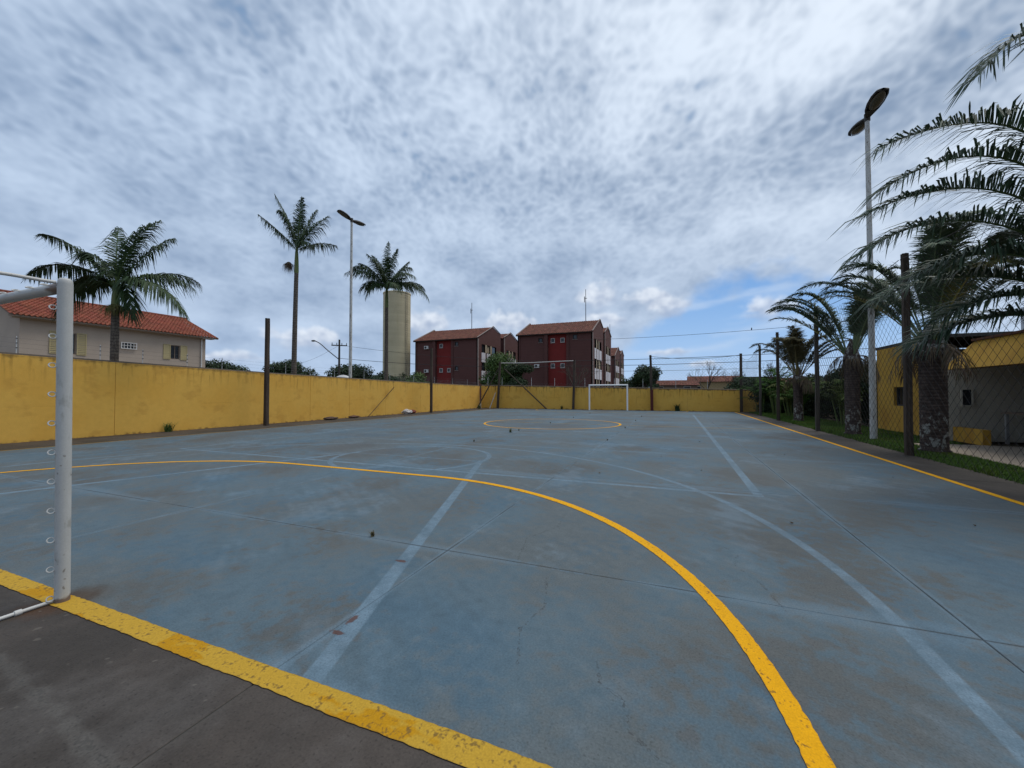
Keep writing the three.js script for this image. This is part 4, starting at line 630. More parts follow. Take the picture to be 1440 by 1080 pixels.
// one feather leaf along a cubic curve: a tapering midrib with two rows of drooping leaflets
function frondGeo(r, p0, p1, p2, p3, o) {
  const { n = 46, len = .5, w = .03, start = .16, fwd = .62, lift = .25, droop = .55, rib = .022, ragged = .18, fold = 0, spread = 0, tail = .80, sweep = .5 } = o;
  const cv = new THREE.CubicBezierCurve3(V(...p0), V(...p1), V(...p2), V(...p3)), P = [], K = [];
  const tri = (a, b, c, t) => { P.push(a.x, a.y, a.z, b.x, b.y, b.z, c.x, c.y, c.z); for (let i = 0; i < 3; i++) K.push(t[0], t[1], t[2]); };
  const fr = t => { const p = cv.getPoint(t), T = cv.getTangent(t).normalize(); let S = T.clone().cross(V(0, 1, 0)); if (S.lengthSq() < .02) S = T.clone().cross(V(.3, .1, 1)); S.normalize(); const U = S.clone().cross(T).normalize(); return { p, T, S, U }; };
  const rc = o.ribTone || [2.2, 1.9, 1.5]; let prev = null; const m = 14; // midrib
  for (let i = 0; i <= m; i++) { const t = i / m, f = fr(t), q = rib * (1 - .88 * t), c = [f.p.clone().addScaledVector(f.S, q), f.p.clone().addScaledVector(f.U, q * .7), f.p.clone().addScaledVector(f.S, -q), f.p.clone().addScaledVector(f.U, -q * .7)]; if (prev) for (let k = 0; k < 4; k++) { const j = (k + 1) % 4; tri(prev[k], prev[j], c[j], rc); tri(prev[k], c[j], c[k], rc); } prev = c; }
  for (let i = 0; i < n; i++) for (const sd of [1, -1]) {
    const t = start + (1 - start) * (i + .5 * r()) / n, f = fr(Math.min(t, .999)), u = (t - start) / (1 - start);
    const prof = Math.pow(Math.sin(Math.PI * clamp(.14 + tail * u)), .7) * (1 - .25 * u), L = len * prof * (1 + ragged * (r() - .5) * 2); if (r() < (o.gaps || 0)) continue;
    const fa = fwd + sweep * u * u + .12 * (r() - .5), li = lift * (1 - .6 * u) + (.22 + spread) * (r() - .5) + fold;
    const d = f.S.clone().multiplyScalar(sd * Math.cos(fa)).addScaledVector(f.T, Math.sin(fa)).addScaledVector(f.U, li).normalize();
    const nrm = d.clone().cross(f.T); if (nrm.lengthSq() < 1e-4) nrm.set(0, 1, 0); nrm.normalize(); const wv = nrm.clone().cross(d).normalize(); wv.addScaledVector(nrm, .5 * (r() - .5)).normalize();
    const dr = droop * L * (.6 + .8 * r()), b = f.p, mid = b.clone().addScaledVector(d, L * .5).add(V(0, -dr * .18, 0)), tip = b.clone().addScaledVector(d, L * .96).add(V(0, -dr * .8, 0)), ww = w * (.8 + .4 * r()) * (.5 + .5 * prof);
    const tn = .7 + .6 * r(), tone = [tn * (1 + .25 * (r() - .5)), tn, tn * (1 + .2 * (r() - .5))];
    const b0 = b.clone().addScaledVector(wv, ww * .28), b1 = b.clone().addScaledVector(wv, -ww * .28), m0 = mid.clone().addScaledVector(wv, ww * .5), m1 = mid.clone().addScaledVector(wv, -ww * .5), q0 = mid.clone().lerp(tip, .6).addScaledVector(wv, ww * .32), q1 = mid.clone().lerp(tip, .6).addScaledVector(wv, -ww * .32);
    tri(b0, b1, m1, tone); tri(b0, m1, m0, tone); tri(m0, m1, q1, tone); tri(m0, q1, q0, tone); tri(q0, q1, tip, tone);
  }
  const g = new THREE.BufferGeometry(); g.setAttribute('position', new THREE.Float32BufferAttribute(P, 3)); g.setAttribute('color', new THREE.Float32BufferAttribute(K, 3)); g.computeVertexNormals(); return g;
}
const RT = V(Math.cos(YAW), 0, -Math.sin(YAW)), TW = V(Math.sin(YAW), 0, Math.cos(YAW)); // two level directions used to write frond shapes down
const off = (a, b, c) => [RT.x * a + TW.x * c, b, RT.z * a + TW.z * c];
const trunkTex = (a, b, seed, ringH, lich) => colorTex(256, 1024, 0, 0, 1.6, 8, (u, v) => { const rg = Math.abs(((v + .02 * n2(u * 6, v * 2 + seed)) / ringH) % 1 - .5) * 2, s = fbm(u * 8 + seed, v * 8, 4, .6); let c = mix3(a, b, sst(-.3, .4, s)); c = mix3(c, [a[0] * .45, a[1] * .45, a[2] * .45], sst(.78, .95, rg)); if (lich) c = mix3(c, [.30, .30, .27], .85 * sst(.08, .22, fbm(u * 7 + 3, v * 6 + seed, 4, .6)) * sst(1.0, .75, v + .3 * s)); return c; }, true);
const kingTrunk = mat({ map: trunkTex([.085, .068, .055], [.15, .125, .10], 3, .11, 0), roughness: .95, bumpMap: RELIEF_PLASTER, bumpScale: .01 }), triTrunk = mat({ map: trunkTex([.052, .036, .030], [.10, .072, .060], 9, .075, 1), roughness: .95, bumpMap: RELIEF_PLASTER, bumpScale: .015 });
const shaftGreen = mat({ map: colorTex(128, 256, 0, 0, 1, 2, (u, v) => { const s = fbm(u * 5, v * 1.2, 4); const c = mix3([.085, .125, .03], [.14, .15, .05], sst(-.2, .4, s)); return c; }, true), roughness: .5 });
function lathe(pts, seg = 20, k = 1.6) { const g = new THREE.LatheGeometry(pts.map(p => new THREE.Vector2(...p)), seg), u = g.attributes.uv, p = g.attributes.position; for (let i = 0; i < u.count; i++) u.setXY(i, u.getX(i) * k, p.getY(i)); return g; }
function ringedTrunk(h, r0, r1, ringH, lean = [0, 0]) { const pts = [], n = Math.round(h / ringH); for (let i = 0; i <= n; i++) { const y = i * h / n, r = lerp(r0, r1, Math.pow(i / n, .7)) * (i === 0 ? 1.15 : 1); pts.push([r, y], [r * 1.035, y + ringH * .78], [r * .985, y + ringH * .9]); } const g = lathe(pts); const p = g.attributes.position; for (let i = 0; i < p.count; i++) { const t = p.getY(i) / h; p.setX(i, p.getX(i) + lean[0] * t * t); p.setZ(i, p.getZ(i) + lean[1] * t * t); } g.computeVertexNormals(); return g; }
function tuft(r, n, len, w, spread, down) { const P = [], K = []; for (let i = 0; i < n; i++) { const a = r() * 6.283, q = spread * (.3 + .7 * r()), L = len * (.6 + .6 * r()), tip = [Math.cos(a) * q, -L * down, Math.sin(a) * q], md = [Math.cos(a) * q * .75, -L * down * .25, Math.sin(a) * q * .75], s = [-Math.sin(a) * w, 0, Math.cos(a) * w], b = [Math.cos(a) * .06, .05 * r(), Math.sin(a) * .06]; const t = .7 + .6 * r(); const v = (x, k) => [x[0] + s[0] * k, x[1], x[2] + s[2] * k]; P.push(...v(b, 1), ...v(b, -1), ...v(md, -1), ...v(b, 1), ...v(md, -1), ...v(md, 1), ...v(md, 1), ...v(md, -1), ...tip); for (let k = 0; k < 9; k++) K.push(t, t, t); } const g = new THREE.BufferGeometry(); g.setAttribute('position', new THREE.Float32BufferAttribute(P, 3)); g.setAttribute('color', new THREE.Float32BufferAttribute(K, 3)); g.computeVertexNormals(); return g; }
// feather palm with a smooth green crownshaft; leaves: [mid right, mid up, tip right, tip up, mid near, tip near]
function kingPalm(x, z, hTrunk, r0, r1, shaft, leaves, s, label, seed, skirt, lean, up = 1) {
  const r = rng(seed), t = thing('palm_tree', label, 'palm tree', [x, 0, z]), lx = lean ? lean[0] : 0, lz = lean ? lean[1] : 0;
  part('trunk', ringedTrunk(hTrunk, r0, r1, .13, [lx, lz]), kingTrunk, t);
  part('crownshaft', lathe([[r1 * 1.02, -.03], [r1 * 1.12, .08], [r1 * 1.0, shaft * .5], [r1 * .75, shaft * .9], [r1 * .5, shaft + .1], [.01, shaft + .16]], 18, 1).translate(lx, hTrunk, lz), shaftGreen, t);
  const y0 = hTrunk + shaft * .96;
  for (const [mx, my, tx, ty, mn = 0, tn = 0, k = 1] of leaves) {
    const M = off(mx * s, my * s * (my > 0 ? up : 1), mn), T = off(tx * s, ty * s * (ty > 0 ? up : 1), tn), p1 = M.map(v => v * .55), p2 = M.map((v, i) => v * 1.18 + (T[i] - M[i]) * .22); p1[1] += .12;
    const L = Math.hypot(...M) + Math.hypot(T[0] - M[0], T[1] - M[1], T[2] - M[2]);
    part('frond', frondGeo(r, [0, 0, 0], p1, p2, T, { n: Math.round(38 * L), len: .70 * k, w: .042, start: .12, lift: .30, droop: 1.1, rib: .026, fwd: .55, ragged: .4, gaps: .06 }).translate(lx, y0, lz), kingLeaf, t);
  }
  if (skirt === 1) { part('flower_spray', tuft(r, 260, .5, .008, .5, .9).translate(lx, hTrunk + .12, lz), yellowLeaf, t); part('flower_spray', tuft(r, 90, .35, .007, .42, .6).translate(lx + .25, hTrunk, lz - .1), deadLeaf, t); }
  if (skirt === 2) part('dry_spray', tuft(r, 160, .5, .009, .36, 1.0).translate(lx - RT.x * .38, hTrunk + .5, lz - RT.z * .38), deadLeaf, t);
  return t;
}
// leaf shapes are in metres to the right, up and towards the court
kingPalm(-17.6, -7.65, 4.2, .125, .105, .75, [[-1.35, 1.35, -3.1, 1.75, .2, .1], [-1.6, 1.0, -3.45, .35, .15, .2], [-1.5, .75, -3.0, .05, -.5, -.8], [-1.15, .45, -2.1, -1.15, .1, .2], [-.75, 1.25, -1.3, .95, .1, .2, .9], [-.3, 1.35, -.55, 2.2, -.2, -.5], [.1, 1.3, .25, 2.1, -.4, -.8], [.55, 1.45, 2.1, 2.15, .1, .2], [.75, 1.3, 1.5, 2.0, -.4, -.9], [1.25, .75, 2.65, .15, -.3, -.7], [1.35, .6, 3.2, -1.2, .1, .2], [.55, .3, 1.05, -1.5, .1, .2, .8], [-1.0, .9, -2.3, 1.3, -.9, -1.5], [.9, 1.0, 1.8, .6, -1.0, -1.8]], .78, 'short full crowned palm standing before the beige house', 11, 1, [.12, .05], 1.3);
kingPalm(-17.6, -14.6, 7.35, .14, .095, 1.15, [[-.85, .75, -2.15, 1.55, .1, .2], [-.55, 1.25, -1.35, 2.55, -.1, 0], [-.35, 1.3, -.75, 1.6, .3, .5, .8], [-.1, 1.2, -.1, 2.0, -.4, -.6, .8], [.2, 1.35, .5, 2.25, .1, .3], [.45, 1.1, 1.0, 1.95, -.2, -.3], [.8, .75, 2.15, 1.35, .2, .5], [.45, .35, 1.15, .15, .4, .6, .7], [.6, .6, 1.6, .7, -.7, -1.4, .9]], .84, 'tall slender palm with a sparse upswept crown beside the timber post', 12, 2, [.1, 0], 1.35);
kingPalm(-17.9, -21.9, 7.1, .155, .105, 1.25, [[-1.2, 1.6, -2.1, 1.1, .2, .3], [-1.0, 1.2, -2.2, .75, .5, .9], [-.6, 1.6, -1.35, 2.3, -.3, -.4], [-.55, .6, -.95, -.7, .6, .9, .85], [-.1, 1.6, .05, 3.0, -.2, -.2], [.35, 1.4, .75, 2.35, .2, .4], [.6, 1.3, 1.15, 1.95, -.5, -.8], [.9, 1.1, 1.9, .55, .5, .8], [1.4, .8, 2.6, -.65, .2, .4], [.55, .5, 1.1, -.35, .9, 1.3, .85], [-.3, 1.1, -.4, 1.4, .9, 1.6], [.3, .9, .6, 1.2, -1.1, -1.9], [-.9, .9, -1.6, .2, -.8, -1.2], [1.3, .9, 2.1, .2, -.7, -1.0], [-.2, 1.3, -.7, 1.9, .4, .6], [.1, 1.2, .35, 1.7, .5, .9], [.75, 1.2, 1.5, 1.3, .1, .1], [-.8, 1.3, -1.7, 1.6, 0, 0], [-.75, .75, -1.5, -.15, .3, .4], [.9, .7, 1.7, -.2, .3, .5]], 1.1, 'tall full crowned palm in front of the round concrete tower', 13, 0);

// triangle palm: stout ringed trunk, grey leaf bases and stiff arching fronds in three ranks
function triPalm(x, z, hTrunk, r0, L, turn, label, seed, m, extra = [], skip = -1) {
  const r = rng(seed), t = thing('palm_tree', label, 'palm tree', [x, 0, z]);
  part('trunk', ringedTrunk(hTrunk, r0, r0 * .98, .085), triTrunk, t);
  part('leaf_bases', lathe([[r0 * 1.02, -.04], [r0 * 1.2, .12], [r0 * 1.12, .35], [r0 * .7, .62], [r0 * .25, .85], [.01, .9]], 9, 1.6).translate(0, hTrunk, 0), triTrunk, t);
  const yb = hTrunk + .3;
  for (let k = 0; k < 3; k++) { if (k === skip) continue; for (let j = 0; j < 10; j++) {
    const az = turn + k * 2.0944 + .50 * (r() - .5), e = lerp(.84, 1.38, j / 9) + .14 * (r() - .5), l = L * (.86 + .26 * r()) * (j === 9 ? .8 : 1), ca = Math.cos(az), sa = -Math.sin(az), ce = Math.cos(e), se = Math.sin(e);
    const q = (h, v) => [ca * h, v, sa * h], bend = lerp(.35, .85, r()), old = j === 0 && r() < .6;
    part('frond', frondGeo(r, q(.1, 0), q(l * .36 * ce, l * .40 * se), q(l * .76 * ce + l * .06 * bend, l * .84 * se), q(l * .92 * ce + l * .36 * bend, l * .90 * se - l * .26 * bend), { n: Math.round(38 * l), len: .52, w: .027, start: .24, lift: .6, droop: .55, rib: .026, fwd: .62, ribTone: [2.2, 2.0, 1.8], gaps: old ? .35 : .06, ragged: .35 }).translate(0, yb, 0), old ? yellowLeaf : m, t);
  } }
  for (let j = 0; j < 5; j++) { const az = r() * 6.283, ca = Math.cos(az), sa = Math.sin(az), l = L * .27; part('dry_frond', frondGeo(r, [ca * .1, 0, sa * .1], [ca * l * .4, .3, sa * l * .4], [ca * l * .75, -.1, sa * l * .75], [ca * l * .85, -l * .75, sa * l * .85], { n: 22, len: .4, w: .03, start: .25, droop: 1.1, lift: -.1, rib: .025, ribTone: [1, 1, 1], gaps: .25 }).translate(0, yb - .05, 0), deadLeaf, t); }
  part('skirt', tuft(r, 120, .55, .012, .55, .9).translate(0, yb + .02, 0), deadLeaf, t);
  for (const e of extra) part('frond', frondGeo(r, ...e.map(p => off(...p)), { n: 165, len: .66, w: .027, start: .12, lift: .68, droop: .7, tail: .68, sweep: .2, rib: .036, fwd: .78, ribTone: [1.9, 1.8, 1.3], ragged: .45, gaps: .05, spread: .18 }).translate(0, yb, 0), m, t);
  return t;
}
triPalm(5.42, -12.12, 2.1, .235, 3.2, 2.35, 'stout palm with lichen on its trunk beside the thick timber post', 21, triLeaf);
triPalm(5.3, -16.3, 2.2, .20, 3.05, 2.75, 'palm with stiff arching grey fronds just behind the white light pole', 22, triLeaf);
triPalm(5.42, -23.1, 1.8, .19, 2.8, 2.2, 'smaller palm with browning fronds by the dark hedge', 23, leafMat(.095, .085, .045, { roughness: .8, specularIntensity: .15, transmission: .1 }));
// its crown reaches over the paving from beyond the picture's edge: a rank of fronds held one above the other
triPalm(5.42, -8.0, 2.0, .25, 2.9, 3.53, 'palm beside the paving whose long stacked fronds reach over the net', 24, darkTri,
  [[[-.05, 0, 0], [-.35, 3.0, .15], [-1.9, 2.85, .15], [-3.15, 2.3, .1]], [[-.05, 0, 0], [-.4, 2.5, .1], [-2.0, 2.52, .1], [-3.14, 1.73, .1]], [[-.05, 0, 0], [-.5, 1.9, .1], [-2.1, 2.08, .1], [-3.37, 1.4, .1]], [[-.05, 0, 0], [-.6, 1.3, .1], [-2.3, 1.75, .1], [-3.43, .88, .1]], [[-.05, 0, 0], [-.6, .9, .1], [-1.8, 1.15, .1], [-2.65, .62, 0]], [[-.05, 0, 0], [-.5, .7, -.2], [-1.6, .98, -.4], [-2.6, .45, -.6]], [[-.05, 0, 0], [-.5, .45, -.1], [-1.3, .6, -.2], [-2.1, .05, -.3]], [[-.05, -.1, 0], [-.5, .2, -.2], [-1.3, .3, -.4], [-2.1, -.2, -.5]], [[0, 0, .1], [.1, 3.6, .2], [-.9, 4.6, .2], [-1.93, 3.2, .2]]], 0);

// ---------- broad-leaved trees, bushes, hedge ----------
function crownGeo(r, n, lobes, leaf, squash = 1) {
  const P = [], K = [], tot = lobes.reduce((s, l) => s + l[3] * l[3], 0);
  for (const [cx, cy, cz, R] of lobes) { const m = Math.round(n * R * R / tot); for (let i = 0; i < m; i++) {
    const u = r() * 2 - 1, a = r() * 6.283, q = Math.sqrt(1 - u * u), d = [q * Math.cos(a), u, q * Math.sin(a)], bump = 1 + .28 * n2(d[0] * 2.4 + cx, d[1] * 2.4 + cz + d[2] * 2.1), rad = R * Math.pow(r(), .32) * bump;
    const c = V(cx + d[0] * rad, cy + d[1] * rad * .8 * squash, cz + d[2] * rad), nn = V(d[0] + (r() - .5) * 1.6, d[1] + .5 + (r() - .5) * 1.6, d[2] + (r() - .5) * 1.6).normalize(), s = nn.clone().cross(V(r() - .5, r() - .5, r() - .5)).normalize(), e = nn.clone().cross(s), L = leaf * (.6 + .8 * r()), w = L * .42, t = .55 + .8 * r(), tone = [t * (1 + .3 * (r() - .5)), t, t * (1 + .3 * (r() - .5))];
    const a0 = c.clone().addScaledVector(s, -L * .5), b0 = c.clone().addScaledVector(e, w * .5), c0 = c.clone().addScaledVector(s, L * .5).addScaledVector(nn, -L * .15), d0 = c.clone().addScaledVector(e, -w * .5);
    for (const v of [a0, b0, c0, a0, c0, d0]) { P.push(v.x, v.y, v.z); K.push(...tone); }
  } }
  const g = new THREE.BufferGeometry(); g.setAttribute('position', new THREE.Float32BufferAttribute(P, 3)); g.setAttribute('color', new THREE.Float32BufferAttribute(K, 3)); g.computeVertexNormals(); return g;
}
const bark = mat({ color: C(.07, .055, .042), roughness: .95, bumpMap: RELIEF_PLASTER, bumpScale: .02 });
function tree(x, z, h, rx, label, seed, m, n = 5200, leaf = .34, squash = 1, cat = 'tree', low = .35) {
  const r = rng(seed), t = thing(cat === 'shrub' ? 'shrub' : 'leafy_tree', label, cat, [x, 0, z]), lobes = [], hc = h * (1 - low);
  for (let i = 0; i < 11; i++) { const a = i / 11 * 6.283 * 2.4 + r(), q = rx * (.18 + .55 * r()), R = rx * (.34 + .24 * r()); lobes.push([Math.cos(a) * q, h * low + hc * (.25 + .55 * r()), Math.sin(a) * q, R]); } lobes.push([0, h - rx * .42 * squash, 0, rx * .5]);
  for (const l of lobes) l[1] = Math.min(l[1], h - l[3] * .82 * squash);
  const th = h * low + hc * .25, tr = Math.max(.06, h * .022); part('trunk', [bar([0, -.05, 0], [.1 * rx * .3, th, 0], tr * 1.5, tr, 9), ...lobes.slice(0, 7).map(l => bar([.03 * rx, th * .92, 0], [l[0] * .8, l[1], l[2] * .8], tr * .6, tr * .2, 6))], bark, t);
  part('crown', crownGeo(r, n, lobes, leaf, squash), m, t); return t;
}
const gA = leafMat(.075, .13, .032, { roughness: .6 }), gB = leafMat(.035, .060, .024, { roughness: .65 }), gC = leafMat(.075, .125, .030, { roughness: .6 });
tree(-24.6, -55.8, 7.6, 3.1, 'rounded green tree between the two brown apartment blocks', 31, gA, 9000, .34, 1.1, 'tree', .22); tree(-20.8, -54.2, 5.9, 2.2, 'darker green tree at the foot of the wide apartment block', 36, gB, 5000, .3, 1, 'tree', .2);
tree(-4.4, -62.5, 5.6, 2.7, 'dark round tree behind the end wall right of the distant goal', 32, gB, 8000, .36, 1, 'tree', .2);
tree(-63, -39.5, 6.5, 3.6, 'flat topped tree beyond the end of the beige house', 33, gB, 5000, .45, .7); tree(-53.2, -43.3, 6.3, 3.6, 'spreading tree seen behind the tall slender palm', 34, gB, 6500, .42, .75);
tree(-60, -62.5, 7.2, 5.5, 'wide low tree behind the dark power pole', 35, gB, 7500, .5, .7); tree(-52, -66, 6.0, 4.0, 'low tree to the right of the dark power pole', 37, gB, 5000, .45, .7); tree(-38.2, -46.8, 4.0, 2.6, 'dark low tree left of the tower foot', 38, gB, 4000, .34, .8);
tree(-32.0, -45.5, 4.3, 2.3, 'bright green bush in front of the round tower foot', 39, gC, 4500, .30, .8, 'shrub', .1);
tree(6.4, -49, 3.2, 2.0, 'low dark bush behind the end wall near the hedge', 40, gB, 2600, .26, .8, 'shrub', .1);
for (let k = 0; k < 7; k++) tree(-120 + k * 17, -128 + (k % 3) * 9, 6.8 + (k % 2) * 1.5, 8, 'far off low dark tree on the horizon behind the wall', 50 + k, gB, 2200, .9, .6).userData.group = 'trees on the horizon';
// bare trees
function bareTree(x, z, h, label, seed) { const r = rng(seed), t = thing('bare_tree', label, 'tree', [x, 0, z]), gs = []; const grow = (p, d, l, w, k) => { const e = [p[0] + d[0] * l, p[1] + d[1] * l, p[2] + d[2] * l]; gs.push(bar(p, e, w, w * .65, 4)); if (k < 6) for (let i = 0; i < (k < 1 ? 4 : 2 + (r() < .35)); i++) { const n = [d[0] + (r() - .5) * 1.3, d[1] + (r() - .35) * .7, d[2] + (r() - .5) * 1.3], q = Math.hypot(...n); grow(e, n.map(v => v / q), l * (.66 + .2 * r()), w * .62, k + 1); } }; grow([0, 0, 0], [0, 1, 0], h * .28, h * .022, 0); part('trunk', gs.slice(0, 1), bark, t); part('branches', gs.slice(1), bark, t); }
bareTree(4.6, -72, 6.2, 'bare branched tree against the sky behind the end wall', 71); bareTree(8.4, -74, 5.4, 'thin bare tree behind the dark flat roofed building', 72); bareTree(12.2, -66, 6.0, 'bare tree just left of the hedge behind the end wall', 73); bareTree(-10.6, -46, 5.2, 'bare bush in front of the wide brown apartment block', 74);
// areca clumps closing the corner, and the dark hedge along the lawn
function areca(x, z, h, n, label, seed, m = arecaLeaf) { const r = rng(seed), t = thing('areca_palm', label, 'palm bush', [x, 0, z], 'areca palms in the hedge'); delete t.userData.group; const st = []; for (let i = 0; i < 7; i++) { const a = r() * 6.283, q = .3 * r(); st.push(bar([Math.cos(a) * q, -.05, Math.sin(a) * q], [Math.cos(a) * q * 2, h * .5, Math.sin(a) * q * 2], .035, .025, 6)); } part('stems', st, shaftGreen, t);
  for (let i = 0; i < n; i++) { const az = i / n * 6.283 * 3.1 + r(), e = lerp(.55, 1.4, r()), l = h * (.5 + .3 * r()), y = h * (.12 + .4 * r()), ca = Math.cos(az), sa = Math.sin(az); const q = (a, b) => [ca * a, b, sa * a]; part('frond', frondGeo(r, q(.1, 0), q(l * .35 * Math.cos(e), l * .45 * Math.sin(e)), q(l * .7 * Math.cos(e) + .1, l * .8 * Math.sin(e)), q(l * .95 * Math.cos(e) + .35, l * .62 * Math.sin(e) - .1), { n: 22, len: .42, w: .045, start: .2, lift: .35, droop: .6, rib: .016, ribTone: [1.5, 1.4, .8] }).translate(0, y, 0), m, t); } }
areca(5.45, -31.8, 3.0, 26, 'bushy green areca palm in the wall corner by the net rope', 81); areca(5.9, -29.6, 3.1, 26, 'green areca palm directly behind the net post with the rope', 82); areca(6.1, -27.2, 2.7, 24, 'yellowish areca palm between the two net posts', 83, leafMat(.060, .072, .016, { specularIntensity: .1, transmission: 0 })); areca(6.0, -25.1, 2.4, 22, 'lower areca palm just before the smaller palm', 84); areca(6.5, -20.8, 2.3, 22, 'areca palm beside the yellow hall corner', 85, leafMat(.045, .065, .016, { specularIntensity: .1, transmission: 0 }));
{
  const r = rng(90), t = thing('hedge', 'tall dark leafy hedge along the back of the lawn', 'hedge', [8.0, 0, -26.6]); const lobes = []; for (let i = 0; i < 96; i++) lobes.push([(r() - .5) * 1.8, .2 + 2.05 * r(), (r() - .5) * 13.6, .55 + .25 * r()]); for (let i = 0; i < 26; i++) lobes.push([-2.7 + 2.6 * r(), .2 + 1.5 * r(), -6.4 + 1.1 * r(), .5 + .2 * r()]);
  const st = []; for (let i = 0; i < 26; i++) { const z = -6.7 + i * .53; st.push(bar([(r() - .5) * .7, -.05, z], [(r() - .5) * .9, 2.2, z + .3 * (r() - .5)], .05, .025, 5)); } part('stems', st, bark, t); part('foliage', crownGeo(r, 66000, lobes, .17), leafMat(.026, .045, .016, { roughness: .6 }), t);
}
// ---------- grass, weeds, litter ----------
function blades(r, n, h, w, spread) { const P = [], K = []; for (let i = 0; i < n; i++) { const a = r() * 6.283, q = spread * r(), bx = Math.cos(a) * q, bz = Math.sin(a) * q, l = h * (.5 + .8 * r()), d = r() * 6.283, k = .2 + .5 * r(), sx = Math.cos(d + 1.57) * w, sz = Math.sin(d + 1.57) * w, tx = bx + Math.cos(d) * l * k, tz = bz + Math.sin(d) * l * k, mx_ = bx + Math.cos(d) * l * k * .35, mz = bz + Math.sin(d) * l * k * .35, t = .6 + .8 * r(); P.push(bx + sx, 0, bz + sz, bx - sx, 0, bz - sz, mx_ - sx * .8, l * .6, mz - sz * .8, bx + sx, 0, bz + sz, mx_ - sx * .8, l * .6, mz - sz * .8, mx_ + sx * .8, l * .6, mz + sz * .8, mx_ + sx * .8, l * .6, mz + sz * .8, mx_ - sx * .8, l * .6, mz - sz * .8, tx, l * .95, tz); for (let j = 0; j < 9; j++) K.push(t * 1.05, t, t * .9); } const g = new THREE.BufferGeometry(); g.setAttribute('position', new THREE.Float32BufferAttribute(P, 3)); g.setAttribute('color', new THREE.Float32BufferAttribute(K, 3)); g.computeVertexNormals(); return g; }
const grassM = leafMat(.085, .165, .026, { roughness: .7, transmission: .25 });
{
  const r = rng(101), tg = blades(r, 12, .055, .0045, .05), spots = [];
  for (let i = 0; i < 60000 && spots.length < 42000; i++) { const z = lerp(1, -33, Math.pow(r(), .8)), x = z > -14.25 ? lerp(4.8 + .05 * n2(z * 3, 1), 5.66 + .05 * n2(z * 2, 5), r()) : lerp(4.8 + .06 * n2(z * 3, 1), 6.97, r()); if (fbm(x * 1.7, z * 1.7, 3) < -.42) continue; spots.push([x, z]); }
  const im = new THREE.InstancedMesh(tg, grassM, spots.length), M = new THREE.Matrix4(), q = new THREE.Quaternion(), c = new THREE.Color(); spots.forEach(([x, z], i) => { const s = .6 + .7 * r() + .4 * fbm(x * 2, z * 2, 2); M.compose(V(x, 0, z), q.setFromAxisAngle(V(0, 1, 0), r() * 6.283), V(1.1, s, 1.1)); im.setMatrixAt(i, M); const k = .75 + .5 * r(); im.setColorAt(i, c.setRGB(k * (1 + .35 * sst(.1, .5, fbm(x, z, 2))), k, k)); });
  im.name = 'grass'; im.userData = { kind: 'stuff', label: 'short green grass of the lawn beside the court', category: 'grass' }; sh(im); scene.add(im);
}
function weed(x, z, h, n, label, seed, m = leafMat(.07, .085, .03, { roughness: .8 }), group) { const w = single('weed', blades(rng(seed), n, h, .006 + h * .02, h * .35), m, label, 'weed', group); w.position.set(x, 0, z); return w; }
const dryWeed = leafMat(.10, .085, .04, { roughness: .9 });
weed(-2.66, -3.08, .045, 30, 'small dry weed tuft in the cross joint near the slanting blue line', 201, dryWeed); weed(-5.3, -13.0, .13, 34, 'taller weed growing from the slab joint before the centre circle', 202); weed(-16.5, -8.7, .30, 90, 'green weed bush growing at the foot of the side wall', 203, gC); weed(.1, -33.2, .5, 80, 'green weed at the foot of the end wall by the net post', 204, gB); weed(-8.9, -33.15, .3, 60, 'low weeds at the foot of the end wall left of the goal', 205); weed(-15.9, -31.8, .35, 50, 'weeds at the wall corner below the brace pole', 206);
{ const r = rng(210); for (let k = 0; k < 9; k++) { const z = -9.2 - k * 2.1 - r(), jx = [-5.25, -1.83][k % 2]; weed(jx + .02 * (r() - .5), z, .05 + .04 * r(), 14, 'tiny tuft of dry grass in a slab joint of the court', 220 + k, dryWeed, 'tufts in the slab joints'); } for (let k = 0; k < 10; k++) weed(4.78 + .05 * r(), -6.5 - k * 2.3 - r(), .12 + .08 * r(), 26, 'ragged grass tuft spilling onto the concrete edge strip', 250 + k, grassM, 'tufts on the concrete strip'); }
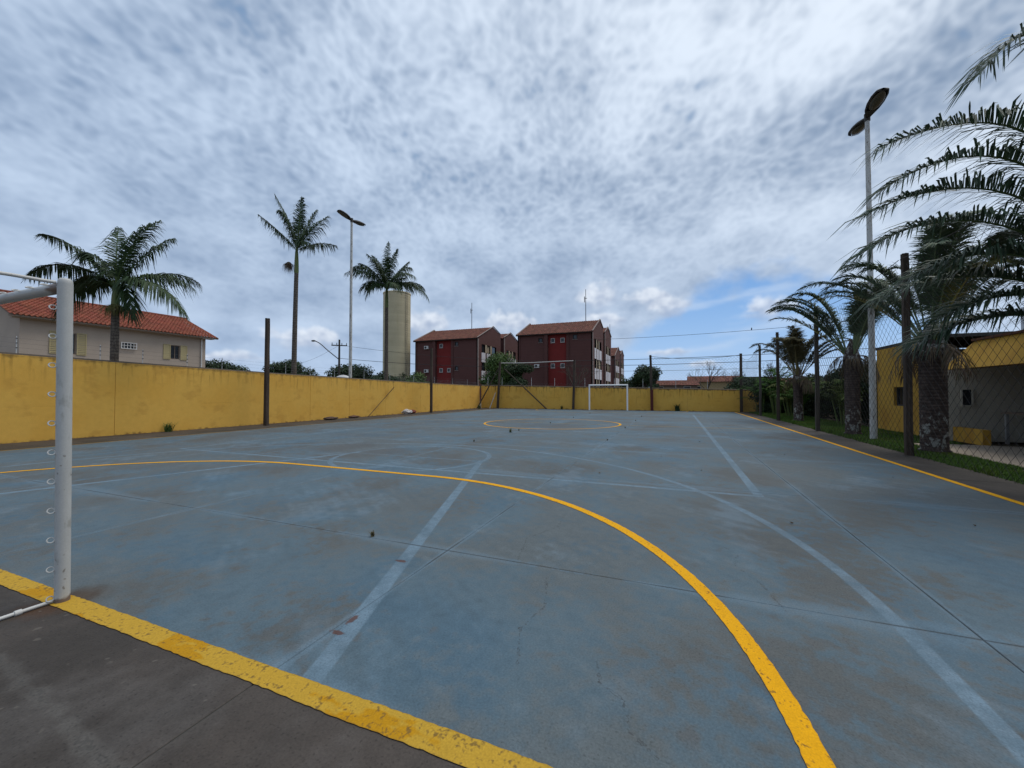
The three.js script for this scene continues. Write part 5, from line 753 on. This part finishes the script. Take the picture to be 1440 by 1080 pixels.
{ // fallen leaves: small curled blades
  const r = rng(300), lm = leafMat(.09, .055, .028, { roughness: .9 }); const sp = [[1.1, -5.0], [2.8, -5.6], [.4, -7.8], [-1.2, -6.9], [2.2, -10.5], [-2.4, -11.6], [-.3, -9.2], [.6, -12.4], [-6.6, -6.6], [3.2, -8.3]];
  sp.forEach(([x, z]) => { const L = .022 + .02 * r(), P = [], I = [], K = []; for (let i = 0; i <= 6; i++) { const t = i / 6, w = L * .32 * Math.sin(Math.PI * clamp(t * .95 + .03)), y = .010 + .35 * L * (t - .5) * (t - .5) * 2; P.push((t - .5) * L, y + w * .5, w, (t - .5) * L, y - .004, 0, (t - .5) * L, y + w * .4, -w); for (let k = 0; k < 3; k++) K.push(1, .9 + .2 * r(), .9); if (i) { const a = i * 3; for (const k of [0, 1]) I.push(a - 3 + k, a - 2 + k, a + k, a - 2 + k, a + 1 + k, a + k); } } const g = new THREE.BufferGeometry(); g.setAttribute('position', new THREE.Float32BufferAttribute(P, 3)); g.setAttribute('color', new THREE.Float32BufferAttribute(K, 3)); g.setIndex(I); g.computeVertexNormals(); const f = single('fallen_leaf', g, lm, 'small curled brown leaf lying on the blue court', 'leaf', 'fallen leaves on the court'); f.position.set(x, 0, z); f.rotation.y = r() * 6.283; });
}
{ // rubbish at the foot of the side wall
  const r = rng(410), bag = (x, z, s, label, m) => { const g = new THREE.IcosahedronGeometry(1, 3), p = g.attributes.position; for (let i = 0; i < p.count; i++) { const v = V().fromBufferAttribute(p, i), k = 1 + .35 * n2(v.x * 2.2 + x, v.y * 2.2 + v.z * 1.7) + .15 * n2(v.x * 6, v.z * 6 + v.y * 5); p.setXYZ(i, v.x * k * s[0], Math.max(-.92 * s[1], v.y * k * s[1]) + s[1] * .92, v.z * k * s[2]); } g.computeVertexNormals(); const b = single('rubbish_bag', g, m, label, 'rubbish'); b.position.set(x, 0, z); };
  bag(-16.2, -21.9, [.34, .16, .3], 'crumpled white rubbish bag at the foot of the side wall', mat({ color: C(.5, .47, .45), roughness: .5 })); bag(-16.25, -22.6, [.2, .13, .22], 'crumpled reddish rag beside the white rubbish bag', mat({ color: C(.20, .06, .04), roughness: .9 })); bag(-16.3, -15.7, [.2, .08, .4], 'low heap of dark dirt against the side wall', mat({ color: C(.09, .06, .045), roughness: 1 })); bag(-16.4, -17.4, [.16, .07, .35], 'small heap of brown dirt at the wall by the leaning rod', mat({ color: C(.12, .07, .05), roughness: 1 }));
}
single('guy_rod', bar([-16.3, 0, -18.4], [-16.68, 1.75, -21.2], .02, .016, 6), woodA, 'thin dark rod slanting up against the side wall', 'rod');
renderer.render(scene, camera);
